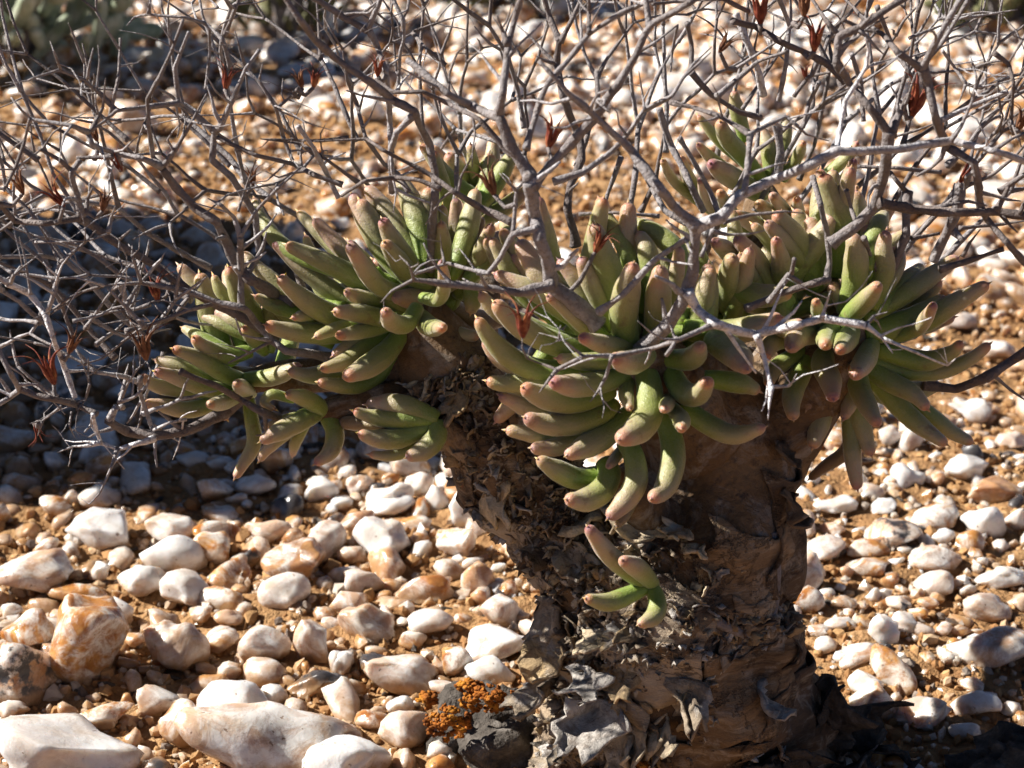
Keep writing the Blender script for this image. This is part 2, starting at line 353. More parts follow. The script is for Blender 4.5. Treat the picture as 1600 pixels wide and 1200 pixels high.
TONES = [(.12, 'milky white'), (.28, 'cream white'), (.5, 'peach-stained'), (2, 'amber-stained')]
def look(tone, dark):
    if dark > .5: return 'black-crusted'
    if dark > .24: return 'dark-flecked'
    for t, n in TONES:
        if tone < t: return n
def add_pebble(c, rx, ry, rz, rotz, roll, tone, dark, ang, seed, sub, label, group):
    v = pebble_verts(seed, sub, ang) * [rx, ry, rz]
    cr, sr = math.cos(roll), math.sin(roll)
    v = v @ np.array([[cr, 0, sr], [0, 1, 0], [-sr, 0, cr]])          # tilt in the x-z plane
    cz, sz = math.cos(rotz), math.sin(rotz); v = v @ np.array([[cz, sz, 0], [-sz, cz, 0], [0, 0, 1]])
    n = len(v); sd = (seed * .6180339) % 1
    me = mesh('pebble', v, ICO[sub][1], M_Q, {'seed': np.full(n, sd), 'tone': np.full(n, tone), 'dark': np.full(n, dark)})
    o = obj('pebble', me, loc=c); tag(o, label, 'pebble', group); return o

ANCH = [(.05, .02, 'beside the trunk foot'), (-.03, .03, 'near the orange lichen clod'), (-.085, .02, 'near the long cracked slab'), (-.14, .09, 'near the tall orange-stained stone'), (-.13, .17, 'near the white angular pebble'),
        (-.08, .22, 'below the left leaf rosettes'), (-.02, .16, 'behind the leaning stem'), (.13, .13, 'on the sand near the black-marked tan pebble'), (.15, .20, 'near the sharp white wedge pebble'), (.13, .3, 'behind the drooping right leaves'),
        (.16, .05, 'near the long cream slab'), (-.2, .35, 'in the shade under the forked twigs'), (0., .4, 'in the gravel behind the leaf crown'), (.2, .45, 'in the gravel behind the right twig ends'), (-.38, .9, 'before the grey-green bush'),
        (-.18, 1.05, 'before the brown withered bush'), (-.03, 1.1, 'before the small dark tuft'), (.05, 1.1, 'before the tiny green tuft'), (.42, 1.0, 'before the dark brown bush'), (-.2, .65, 'midway between the shrub and the grey-green bush'), (.05, .7, 'midway between the shrub and the green tuft'), (.3, .7, 'midway between the shrub and the dark brown bush')]
def anchor(x, y): return min(ANCH, key=lambda a: (a[0] - x) ** 2 + (a[1] - y) ** 2)[2]
def shape(rx, ry, rz, ang):
    if rz < .55 * rx: return 'flat'
    if rz > .95 * rx: return 'tall'
    if rx > 1.45 * ry: return 'elongated'
    return 'angular' if ang > .62 else ('rounded' if ang < .45 else 'blunt')
def sizeword(r): return 'small' if r < .0055 else ('mid-sized' if r < .0088 else 'large')
hand_labels = {}
hand = [list(map(float, e.split())) for line in HAND.split('\n') for e in line.split('|')]
# distinguishing labels for the stones that stand out
SPECIAL = {0: 'milky white angular pebble under the hooked tip of a dead white twig', 5: 'smooth oval milky white pebble touching a second white bean-shaped pebble',
    6: 'white bean-shaped pebble leaning against a smooth oval white pebble', 10: 'large upright orange-stained quartz stone, taller than wide, with white crown',
    11: 'broad stained stone with black lichen patch beside the tall orange stone', 12: 'yellowish grey translucent pebble beside the tall orange-stained stone',
    18: 'largest stone, long white slab with rusty cracks and a black edge', 17: 'white dome-shaped pebble resting behind the long cracked slab',
    19: 'large plain white sloping stone next to the long cracked slab', 20: 'broad smooth white stone between the long cracked slab and orange lichen',
    21: 'small grey ringed pebble in front of the long cracked slab', 27: 'black rough stone behind the long cracked white slab', 49: 'smooth egg-shaped white pebble just behind the orange lichen',
    46: None, 48: 'bluish white lens-shaped pebble against the flaking trunk foot', 51: 'black pebble lodged beside a long white and amber pebble',
    47: 'long tilted white pebble with an amber end near the orange lichen', 37: 'oval white pebble with a brown dimple and dark speck',
    41: 'rectangular amber-edged quartz block lying flat on the gravel', 70: 'rounded cream pebble with dark speckles against the trunk side',
    80: 'tan pebble heavily marked with black crust beside an amber stone', 82: 'long cream slab with amber stripe, widest stone beside the trunk shadow',
    83: 'round peach-orange boulder pebble beside black ragged bark', 73: 'brightest white brick-shaped pebble touching a stained white one',
    75: 'small bright white upright pebble standing alone on bare sand', 76: 'sharp-edged white wedge pebble on the sand', 85: 'flat pale pinkish quartz chip lying on bare sand'}
SHADES = {}
for k, (x, y, w, h, roll, tone, dark, ang) in enumerate(hand):
    g0 = G(x, y, .004); s = mpp(g0); pit = math.atan2(CAM[2], g0[1] - CAM[1])
    rx = w * s / 2; ah = h * s / 2
    ry = rx * random.uniform(.75, 1.0)
    ry = min(ry, ah * 1.25)
    rz2 = (ah ** 2 - (ry * math.sin(pit)) ** 2) / math.cos(pit) ** 2
    rz = math.sqrt(max(rz2, (.42 * ah) ** 2))
    zc = rz * .55
    c = G(x, y, zc); c[2] += gh(c[0], c[1]) * .5
    r = look(tone, dark); size = 'small' if rx < .0055 else ('mid-sized' if rx < .0088 else 'large')
    put(c[0], c[1], (rx + ry) / 2)
    lab = SPECIAL.get(k) or None
    if not lab:
        lab = '%s %s %s quartz pebble %s' % (sizeword(rx), shape(rx, ry, rz, ang), r, anchor(c[0], c[1]))
    add_pebble(c, rx, ry, rz, random.uniform(-.2, .2), -R(roll) * .8, tone, dark, ang, 100 + k, 4 if rx > .01 else 3, lab, 'quartz pebbles scattered over the sand')

# scattered stones
cand = []
def dens(x, y, n):
    return n
tries = 0; scat = []
cl = Noise(21, 9, 2)
for phase, (lo, hi, want) in enumerate([(.0082, .0135, 900), (.006, .0088, 1300), (.0036, .0062, 2400), (.0022, .0042, 4600)]):
    got = 0
    for t in range(want * 6):
        if got >= want: break
        u = random.random()
        if u < .8:
            y = -.03 + 1.5 * random.random() ** .8; hw = (.26 + .34 * (y + .05)); x = random.uniform(-hw, hw)
        else:
            x = random.uniform(-1.1, 1.1); y = random.uniform(-.25, 1.9)
        r = random.uniform(lo, hi) * (1 + .28 * max(0, y))
        px, py = project(np.array([x, y, 0.0]))
        sandy = float(cl(np.array([[x, y, 0]]))[0])
        if x > .085 and y < .42: sandy += 1.5 if phase < 3 else .9
        if sandy > .75 and random.random() < .88: continue
        if abs(x - .05) < .062 and abs(y - .005) < .062: continue             # trunk foot
        if occupied(x, y, r, .80 if phase < 3 else .72): continue
        put(x, y, r); scat.append((x, y, r, px, py)); got += 1
inv = []
for (x, y, r, px, py) in scat:
    vis = (-10 < px < 1610) and (-5 < py < 1205)
    inv.append((r * 2 / mpp((x, y, 0)) if vis else 0.0))
order = np.argsort(-np.array(inv))
single = set(int(q) for q in order[:300 - len(hand)])
PROTO3 = [pebble_verts(900 + k, 3, random.uniform(.2, .8)) for k in range(8)]
PROTO = {s: [pebble_verts(700 + k, s, random.uniform(.4, 1)) for k in range(20)] for s in (1, 2)}
sv, sf, sa = [], [], {'seed': [], 'tone': [], 'dark': []}; off = 0
for k, (x, y, r, px, py) in enumerate(scat):
    u = random.random()
    tone = random.uniform(0, .12) if u < .25 else (random.uniform(.15, .5) if u < .5 else random.uniform(.5, 1.0))
    dark = random.uniform(.3, .95) if random.random() < (.10 if r < .0075 else .03) else random.uniform(0, .12)
    rx = r * random.uniform(.85, 1.45); ry = r * random.uniform(.6, 1.0); rz = r * random.uniform(.45, .95)
    z = float(gh(x, y)) + rz * random.uniform(.0, .6)
    if k in single:
        ang = random.uniform(.3, 1.0); lab = '%s %s %s quartz pebble %s' % (sizeword(rx), shape(rx, ry, rz, ang), look(tone, dark), anchor(x, y))
        add_pebble((x, y, z), rx, ry, rz, random.uniform(0, 6.28), random.uniform(-.5, .5), tone, dark, ang, 2000 + k, 3, lab, 'quartz pebbles scattered over the sand')
    else:
        s = 2 if inv[k] > 0 else 1
        v = PROTO[s][random.randrange(20)] * [rx, ry, rz]
        a = random.uniform(-.4, .4); ca, sa_ = math.cos(a), math.sin(a); v = v @ np.array([[ca, 0, sa_], [0, 1, 0], [-sa_, 0, ca]])
        a = random.uniform(0, 6.28); ca, sa_ = math.cos(a), math.sin(a); v = v @ np.array([[ca, sa_, 0], [-sa_, ca, 0], [0, 0, 1]])
        v = v + [x, y, z]; f = ICO[s][1] + off; off += len(v)
        sv.append(v); sf.append(f); sd = random.random()
        for nm, val in (('seed', sd), ('tone', tone), ('dark', dark)): sa[nm].append(np.full(len(v), val))
small = obj('gravel', mesh('gravel', np.vstack(sv), np.vstack(sf), M_Q, {k: np.concatenate(v) for k, v in sa.items()}))
tag(small, 'small white and amber quartz gravel filling the gaps between pebbles', 'gravel', kind='stuff')
# angular quartz chips
def chips(name, n, lo, hi, mat, label, cat, yspan=1.15, squash=(.5, 1.15), long=1.0, extra=None):
    yy = -.04 + yspan * rng.random(n) ** 1.4; xx = rng.uniform(-1, 1, n) * (.25 + .33 * (yy + .04))
    rr = (lo + (hi - lo) * rng.random(n) ** 2) * (1 + .5 * yy)
    base = ICO[1][0]; nv = len(base)
    Q = np.linalg.qr(rng.normal(size=(n, 3, 3)))[0]; S = rng.uniform(*squash, (n, 1, 3)); S[:, :, 0] *= long
    v = np.einsum('vk,nkj->nvj', base, Q * 1.0); v = v * S
    a = rng.uniform(0, 6.28, n); c, s_ = np.cos(a), np.sin(a); M = np.zeros((n, 3, 3)); M[:, 0, 0] = c; M[:, 0, 1] = s_; M[:, 1, 0] = -s_; M[:, 1, 1] = c; M[:, 2, 2] = 1
    v = np.einsum('nvk,nkj->nvj', v * (1 + .24 * rng.normal(size=(n, nv, 1))).clip(.55, 1.5), M) * rr[:, None, None]
    v[:, :, 0] += xx[:, None]; v[:, :, 1] += yy[:, None]; v[:, :, 2] += (gh(xx, yy) + rr * .35)[:, None]
    f = (ICO[1][1][None] + (np.arange(n) * nv)[:, None, None]).reshape(-1, 3)
    at = {'seed': np.repeat(rng.random(n), nv)}
    if extra: at.update({k: np.repeat(q(n), nv) for k, q in extra.items()})
    return tag(obj(name, mesh(name, v.reshape(-1, 3), f, mat, at, smooth=False)), label, cat, kind='stuff')
chips('quartz_chips', 9000, .0010, .0036, M_Q, 'angular splinters of white and amber quartz strewn between the pebbles', 'gravel', extra={'tone': lambda n: rng.random(n), 'dark': lambda n: np.where(rng.random(n) < .12, .9, 0)})
chips('plant_litter', 900, .0010, .0034, M_DARK, 'dark crumbs and slivers of dead plant litter on the sand', 'litter', squash=(.25, .5), long=4.0)
# soil crumbs and grit
n = 26000
yy = -.04 + 1.15 * rng.random(n) ** 1.5; xx = rng.uniform(-1, 1, n) * (.25 + .33 * (yy + .04))
rr = rng.uniform(.0006, .0022, n) * (1 + .6 * yy) * np.where(rng.random(n) < .06, 1.6, 1)
base = ICO[1][0]; nv = len(base)
Q = rng.normal(size=(n, 3, 3)); Q = np.linalg.qr(Q)[0] * rng.uniform(.55, 1.15, (n, 1, 3))
v = np.einsum('vk,nkj->nvj', base, Q) * (1 + .22 * rng.normal(size=(n, nv, 1))).clip(.6, 1.4) * rr[:, None, None]
v[:, :, 0] += xx[:, None]; v[:, :, 1] += yy[:, None]; v[:, :, 2] += (gh(xx, yy) + rr * .3)[:, None]
f = (ICO[1][1][None] + (np.arange(n) * nv)[:, None, None]).reshape(-1, 3)
grit = obj('soil_crumbs', mesh('soil_crumbs', v.reshape(-1, 3), f, M_CRUMB, {'seed': np.repeat(rng.random(n), nv)}, smooth=False))
tag(grit, 'ochre soil crumbs and fine grit between the stones', 'soil', kind='stuff')

# ------------------------------------------------------------------ the plant
shrub = bpy.data.objects.new('succulent_shrub', None); COL.objects.link(shrub); shrub.location = (.05, .0, 0)
tag(shrub, 'thick-trunked succulent shrub with finger-like green leaves and a mass of dead forked grey twigs', 'shrub')
bpy.context.view_layer.update()
ORG = np.array([.05, 0, 0])
def part(name, V, F, mat, attrs=None, parent=None, smooth=True):
    return obj(name, mesh(name, np.asarray(V) - ORG, F, mat, attrs, smooth), parent or shrub)

def limb(pts, seg=64, step=.0016, amp=.10, seed=1, freq=70):
    """pts: (px, py, Y metres, radius px)"""
    w = [P(a, b, c) for a, b, c, d in pts]; r = [d * mpp(q) for (a, b, c, d), q in zip(pts, w)]
    path, rad = spline(w, np.array(r)[:, None], step); rad = rad[:, 0]
    V, F, t = tube(path, rad, seg)
    C = np.repeat(path, seg, axis=0); D = V - C; rl = np.linalg.norm(D, axis=1)[:, None]
    d = amp * Noise(seed, freq, 3)(V) + .5 * amp * Noise(seed + 1, freq * 3, 3)(V)
    ringy = .02 * np.sin(np.repeat(np.cumsum(np.full(len(path), step)), seg) * 420 + 3 * Noise(seed + 2, 40, 2)(V))
    V = V + D * (d + ringy)[:, None]
    return V, close_ends(V, F, len(path), seg), path, rad
trunk_pts = [(1080, 1330, .0, 218), (1066, 1230, .0, 208), (1056, 1120, .0, 200), (1048, 1000, .0, 192), (1052, 900, .0, 182), (1085, 820, .002, 158), (1110, 740, .004, 128), (1112, 660, .004, 108), (1080, 590, .004, 80), (1040, 545, .0, 55)]
TV, TF, TPATH, TRAD = limb(trunk_pts, 110, .0014, .10, 11)
trunk = part('trunk', TV, TF, M_BARK); trunk['label'] = 'swollen brown trunk with peeling bark'
arms = {}
def arm(key, pts, seed):
    V, F, path, rad = limb(pts, 40, .0016, .11, seed)
    arms[key] = part('stem', V, F, M_BARK); return path, rad
LPATH, LRAD = arm('A', [(980, 980, .0, 80), (905, 860, .0, 82), (825, 765, .004, 82), (745, 650, .008, 76), (690, 560, .012, 72), (665, 500, .012, 45), (655, 470, .012, 25)], 31)
arm('B', [(700, 590, .012, 46), (600, 575, .015, 34), (500, 585, .018, 28), (420, 590, .02, 24), (375, 600, .02, 18)], 33)
arm('C', [(660, 620, .008, 34), (580, 625, .006, 24), (510, 642, .004, 17), (495, 645, .004, 10)], 35)
arm('D', [(770, 720, .0, 36), (720, 690, -.006, 24), (685, 662, -.008, 15)], 37)
EPATH, ERAD = arm('E', [(1080, 680, -.002, 80), (1040, 610, -.012, 66), (1005, 560, -.02, 52), (990, 530, -.022, 30)], 39)
arm('F', [(1010, 800, -.018, 46), (975, 760, -.026, 26), (950, 735, -.03, 14)], 41)
arm('H', [(1130, 800, .006, 90), (1200, 690, .008, 76), (1270, 600, .006, 62), (1310, 540, .004, 46), (1325, 500, .004, 26)], 43)
arm('K', [(1150, 680, .01, 60), (1220, 560, .02, 44), (1240, 480, .022, 28)], 45)
arm('I', [(1160, 620, .03, 46), (1190, 440, .075, 34), (1190, 320, .10, 26), (1180, 280, .105, 14)], 47)
arm('J', [(740, 600, .03, 34), (760, 440, .085, 22), (740, 320, .11, 16)], 49)

# ---- leaves: tip ... base points (photo px), width px, then optional Y of tip and base in cm
LEAVES = {
 'A': (1.2, """427,377 480,425 540,465 610,478 ;28;2.0|446,382 520,415 575,445 625,465;36;1.2|490,342 530,385 575,428 630,455;33;2.2|545,382 580,435 610,455 648,458;38;-.8|465,330 510,375 560,420 620,445;29;3|397,310 412,347 450,390 540,430;27;3.4|477,368 490,400 530,430;22;1.8
549,302 575,350 605,400 645,440;42;2.4|572,292 607,335 635,380 660,425;36;2.8|622,272 645,322 658,372 668,425;41;3|597,342 617,380 640,412 655,440;34;.4|744,295 735,342 722,390 700,435;38;2.4|689,347 692,385 690,445;31;.4|760,367 765,395 730,440;31;2|690,408 694,445 685,468 660,465;27;-2.2;-.4
522,487 562,490 605,498 648,485;39;-.6|602,485 612,503 635,506 652,480;33;-2;-.2|692,512 672,510 650,488;33;-2.6|750,525 705,522 662,500;35;.8|527,525 557,519 590,510 640,492;31;-1|492,527 525,514 560,508 610,495;28;-.4|415,508 450,517 512,521 585,512;39;0|435,433 465,460 500,484 535,494 605,488;37;.2
520,556 550,537 595,515;23;0|539,590 577,572 608,546 638,505;41;-1.6|502,577 537,566 570,545 615,508;37;-.8|497,597 540,603 580,596 625,550;28;-.2|450,580 487,587 524,579 590,555;33;.4|735,490 738,470 735,445;29;1|540,455 565,466 615,470;31;.2|378,395 410,425 470,470 540,480;31;2.4
333,430 347,458 380,490;23;2.5;2.2|360,442 367,460 385,490;23;2;2|398,462 430,478 470,492;25;1.4;1.4|457,497 475,493 500,490;21;.3;1|785,345 795,370 800,410;25;3|775,368 785,390 795,420;22;2|660,330 668,380 672,430;30;3.2|640,470 600,440 585,420;24;1.0"""),
 'B': (2.0, """270,545 310,560 355,586 395,600;33;.6|302,527 322,545 355,556 392,548;33;1|380,512 395,527 415,550;27;1.4|242,580 277,590 322,606 380,612;31;.4|220,587 242,602 275,608 345,615;27;1.2|242,562 280,570 345,590;25;2.2|226,630 260,635 297,640 365,622;31;1|327,632 350,628 388,610;27;-.6
370,598 378,606 392,615;27;-.2|367,747 380,725 397,692 392,650 388,620;26;.8|315,492 350,507 410,535;25;2.6|335,485 372,502 430,528;31;2.6|285,512 310,525 360,550;21;2.8|355,655 350,640 375,615;24;1.6|410,475 430,505 420,550;24;2.4"""),
 'C': (.4, """407,690 442,672 480,652 500,640;35;-1|447,615 475,622 497,635 503,648;29;-.8|492,725 517,705 523,675 508,645;29;-.8|457,712 462,690 480,660;21;.8|405,720 420,700 450,675 480,655;23;.2|430,640 413,630 425,616 460,625;19;.2|417,667 445,658 485,648;25;.2|540,640 520,630 500,640;22;.6"""),
 'D': (-.8, """552,642 587,652 630,654 678,655;32;-.8|572,632 607,631 642,637 684,655;37;-.4|560,677 590,686 628,683 672,663;35;-1.4|635,715 662,704 682,682 682,660;35;-1.8|577,710 607,712 640,704 670,685;21;-.8|529,657 550,661 610,665;23;.6|575,662 605,668 640,668;17;-.2"""),
 'E': (-2.2, """990,412 980,455 975,495 982,545;50;-3.6;-2.6|927,350 942,400 962,450 985,525;50;-2.4|810,375 832,410 862,450 930,530;44;-1.4|1032,417 1028,462 1025,505 1015,545;46;-3.4|907,402 925,440 960,510;39;-2.4|935,310 950,345 980,395 1000,490;33;-.6|982,345 1020,362 1060,400 1050,470;35;-.8|997,362 1012,395 1020,470;31;-1.6|1062,385 1057,425 1035,510;31;-2.2
745,497 765,527 800,560 850,580 940,575;41;-2.4|755,532 780,562 830,582 900,585;31;-2|772,472 800,500 850,530 945,560;47;-3|750,457 775,485 850,522 920,545;35;-2.2|772,427 802,440 840,458 930,520;37;-1.8|855,462 887,485 922,516 970,545;31;-3.2|872,405 907,445 950,500;35;-2|907,527 942,538 980,545 1015,550;38;-4.2|960,560 985,566 1010,555;46;-5.2;-3
760,595 787,600 830,595 930,580;36;-2.4|817,605 850,620 900,624 955,605;44;-3.6|862,597 895,602 940,596 985,580;47;-4.4|780,617 802,628 840,642 930,640;32;-2.4|820,652 850,662 900,661 940,646 958,628;41;-3.4|790,672 825,677 870,683 940,670;35;-2.4|830,700 858,700 897,689 960,660;35;-3|885,712 913,699 945,680 985,645;41;-3.8
967,687 993,674 1012,648 1014,605 1003,565;45;-5|1065,670 1064,655 1048,635;29;-5.4|1038,640 1042,632 1045,620;24;-5|1107,595 1088,618 1064,608 1046,575;41;-4.8|1195,667 1150,680 1112,666 1065,635;36;-3.6|1168,578 1150,555 1115,530;48;-3.6;-1.5|1187,612 1160,600 1100,590;32;-2.4|985,640 978,615 985,585;25;-3.8|1017,780 1037,765 1050,730 1050,690 1035,640;40;-4.6|950,730 962,715 980,690;19;-3.6
870,560 920,565 980,560;30;-3;-2.6|1095,540 1080,560 1040,560;40;-3.6|850,430 890,460 950,520;30;-1.2|830,520 880,545 960,560;34;-2"""),
 'F': (-2.8, """840,717 870,735 905,748 948,740;40;-3.6|885,780 912,782 940,768 953,742 945,722;42;-4.4|950,810 975,785 994,752 990,712 975,690;39;-4.6|964,823 975,805 990,780;22;-3.4"""),
 'G': (-4.0, """918,823 949,863 981,892 1010,913;35;-5.2;-4.2|972,875 998,889 1020,912;33;-5.8;-4.2|915,935 949,941 982,929 1014,914;31;-5.4;-4.2|998,976 1021,964 1027,941 1018,914;31;-5.6;-4.2"""),
 'H': (.4, """1372,445 1355,467 1330,492 1318,515;35;-1.8|1275,470 1280,492 1295,530;25;-1.6|1497,402 1450,435 1412,460 1350,500;34;1.6|1545,443 1492,474 1440,505 1360,525;37;.2|1460,475 1447,497 1432,514 1390,530;29;-1|1480,465 1425,500 1350,520;45;.6|1547,537 1517,560 1467,581 1405,578 1350,555;31;-.2|1502,535 1485,552 1442,564 1370,545;37;-.6|1312,548 1322,532 1332,515;38;-2.8
1335,588 1352,562 1362,535;37;-2.4|1302,625 1297,595 1285,565 1300,535;37;-2.2|1372,665 1356,635 1342,605 1335,560;39;-2|1450,640 1427,615 1392,597 1345,565;33;-1|1480,695 1442,668 1405,635 1350,575;37;-.8|1520,692 1487,675 1455,650 1380,590;30;.2|1240,655 1237,622 1250,585 1280,545;35;-1.8|1340,765 1332,712 1330,670 1325,600;31;-.8|1362,712 1352,685 1340,640 1335,590;33;-.6
1265,748 1287,730 1325,700 1340,640;23;1|1318,655 1328,625 1325,580;27;-.6|1260,640 1270,610 1300,560;35;-.6|1235,545 1250,525 1285,520;41;-2|1290,540 1292,525 1305,505;34;-2.2|1195,560 1210,535 1260,525;31;-1.6|1200,602 1212,575 1260,545;29;-1.2|1385,360 1380,390 1382,425 1360,480;37;.6|1332,365 1338,400 1335,440 1322,490;45;.2|1382,332 1370,358 1350,420;35;2|1408,388 1400,420 1370,470;30;1.6|1440,415 1415,440 1370,485;30;2"""),
 'K': (1.6, """1285,272 1300,310 1315,348 1310,430;47;1.4|1210,332 1235,360 1257,394 1275,450;47;1.2|1212,372 1220,405 1223,435 1235,480;31;0|1197,347 1220,372 1250,406 1270,455;35;.8|1145,400 1138,440 1145,485 1190,500;41;-.6|1150,370 1177,402 1203,442 1235,490;45;.6|1115,377 1140,394 1190,440;35;.4|1157,397 1182,445 1220,490;27;.2|1253,505 1228,512 1215,490 1230,465;37;-1.2;.4
1262,340 1275,370 1285,430;34;2|1345,310 1340,350 1320,420;30;3|1165,480 1200,478 1240,480;34;0|1175,350 1210,385 1255,440;30;1.6|1110,430 1140,460 1190,490;34;.2|1085,430 1110,470 1170,500;32;.4"""),
 'I': (9.0, """1147,142 1150,165 1165,220;27;9|1125,190 1135,215 1160,243 1190,280;41;7.6|1090,225 1115,250 1165,285;24;8|1110,255 1140,275 1190,305;41;7|1065,245 1075,275 1100,320;25;7.4|1095,280 1105,310 1130,350;24;6|1255,222 1247,242 1225,280;27;8|1207,305 1225,330 1240,370;27;5|1245,310 1246,335 1245,370;25;5|1185,318 1212,342 1240,380;36;5.4|1150,335 1185,355 1220,390;36;5
1125,300 1140,330 1180,370;27;5.6|1335,250 1320,280 1270,320;27;7.6|1340,222 1325,245 1270,290;25;8.6|1035,250 1055,285 1110,330;21;7.6|1338,292 1320,320 1290,360;23;6|1190,200 1200,230 1205,280;30;9.6|1230,180 1225,220 1215,270;30;9.8|1090,180 1120,215 1170,260;26;9"""),
 'J': (10.0, """700,240 712,265 735,310;37;9.6|735,225 741,265 745,310;22;9.6|675,228 695,255 730,300;27;10|765,240 757,270 748,310;28;10|720,290 735,305 750,330;30;9"""),
}
arms['G'] = trunk
nl = 0
def make_leaf(pts, w, yt, yb, parent, hue=None):
    fr = np.linspace(0, 1, len(pts))
    W = [P(x, y, (yt + (yb - yt) * f) * .01) for (x, y), f in zip(pts, fr)][::-1]        # base -> tip
    return leaf3d(W, w * .5 * mpp(W[len(W) // 2]), parent, hue)
def leaf3d(W, r0, parent, hue=None):
    global nl
    m = len(W)
    path, _ = spline(W, np.zeros((m, 1)), .0014)
    d = np.concatenate([[0], np.cumsum(np.linalg.norm(np.diff(path, axis=0), axis=1))]); L = d[-1]; d /= L
    s = np.concatenate([np.linspace(0, .85, 16), [.89, .925, .955, .978, .992, 1.0]])
    path = np.stack([np.interp(s, d, path[:, k]) for k in range(3)], -1)
    k0 = 1 - min(.13, r0 * .9 / L)
    prof = np.interp(s, [0, .15, .45, .7, k0], [.78, .92, 1.04, .97, .66])
    e = np.clip((s - k0) / (1 - k0), 0, 1); prof = prof * np.sqrt(np.clip(1 - e ** 2.2, 0, 1)); prof[-1] = .035
    g = np.random.default_rng(nl + 5)
    V, F, t = tube(path, r0 * prof, 16, .86 + .1 * g.random(), up=[-.2, -.3, 1])
    C = np.repeat(path, 16, axis=0); V = V + (V - C) * (.07 * Noise(nl + 50, 130, 2)(V))[:, None]
    n = len(path); F = close_ends(V, F, n, 16)
    # little horny point at the tip
    tv = path[-1] - path[-3]; tv /= np.linalg.norm(tv) + 1e-9
    base = len(V); aa = np.cross(tv, [.2, .5, .9]); aa /= np.linalg.norm(aa); bb = np.cross(tv, aa)
    rr_ = .00055; ring = [path[-1] - tv * .0004 + rr_ * (math.cos(q) * aa + math.sin(q) * bb) for q in np.linspace(0, 5.03, 5)]
    V = np.vstack([V, ring, [path[-1] + tv * .0013]]); F += [[base + q, base + (q + 1) % 5, base + 5] for q in range(5)]
    lt = np.concatenate([np.repeat(s, 16), np.full(6, 1.0)])
    hv = hue if hue is not None else g.random()
    nl += 1
    return part('leaf', V, F, M_LEAF, {'lt': lt, 'hue': np.full(len(V), hv)}, parent)
DRY = {(1265, 748), (575, 662), (964, 823), (1260, 640), (529, 657)}
for key, (yb0, txt) in LEAVES.items():
    for e in txt.replace('\n', '|').split('|'):
        q = e.split(';'); pts = [tuple(map(float, a.split(','))) for a in q[0].split()]
        w = float(q[1]); yt = float(q[2]) if len(q) > 2 else yb0 - .6; yb = float(q[3]) if len(q) > 3 else yb0
        make_leaf(pts, w * (.95 if key != 'I' else .85), yt, yb, arms[key], 1.25 if (pts[0] in DRY) else None)

# shorter leaves filling the hearts of the rosettes
for k, (key, x, y, Y, n, cx, cz) in enumerate([('E', 1000, 535, -1.6, 6, -.2, .5), ('E', 1090, 530, -.6, 6, .2, .3), ('K', 1200, 480, 1.6, 8, 0, .6), ('K', 1140, 490, 1.0, 6, -.2, .5), ('H', 1330, 515, 1.4, 9, .3, .4), ('H', 1345, 560, .8, 10, .5, -.1), ('A', 645, 465, 1.8, 14, -.1, .6), ('A', 700, 470, 2.2, 8, .4, .4),
                                              ('B', 405, 560, 2.4, 8, -.3, .5), ('E', 900, 500, -.8, 10, -.5, .5), ('A', 560, 500, 2.0, 8, -.5, .4), ('J', 745, 350, 8, 7, 0, .8), ('K', 1290, 430, 2.6, 8, .1, .8)]):
    g = np.random.default_rng(3300 + k); p = P(x, y, Y * .01)
    for q in range(n):
        d = np.array([cx + g.normal() * .75, .25 + g.normal() * .35, cz + g.normal() * .5]); d /= np.linalg.norm(d); L = g.uniform(.020, .033)
        b0 = p + np.array([g.normal() * .004, g.normal() * .003, g.normal() * .004]); up_ = np.array([0, 0, 1.])
        leaf3d([b0, b0 + d * L * .5 - up_ * .10 * L * g.random(), b0 + d * L + up_ * .18 * L * g.random()], g.uniform(.0026, .0037), arms[key], 1.3 if g.random() < .06 else None)

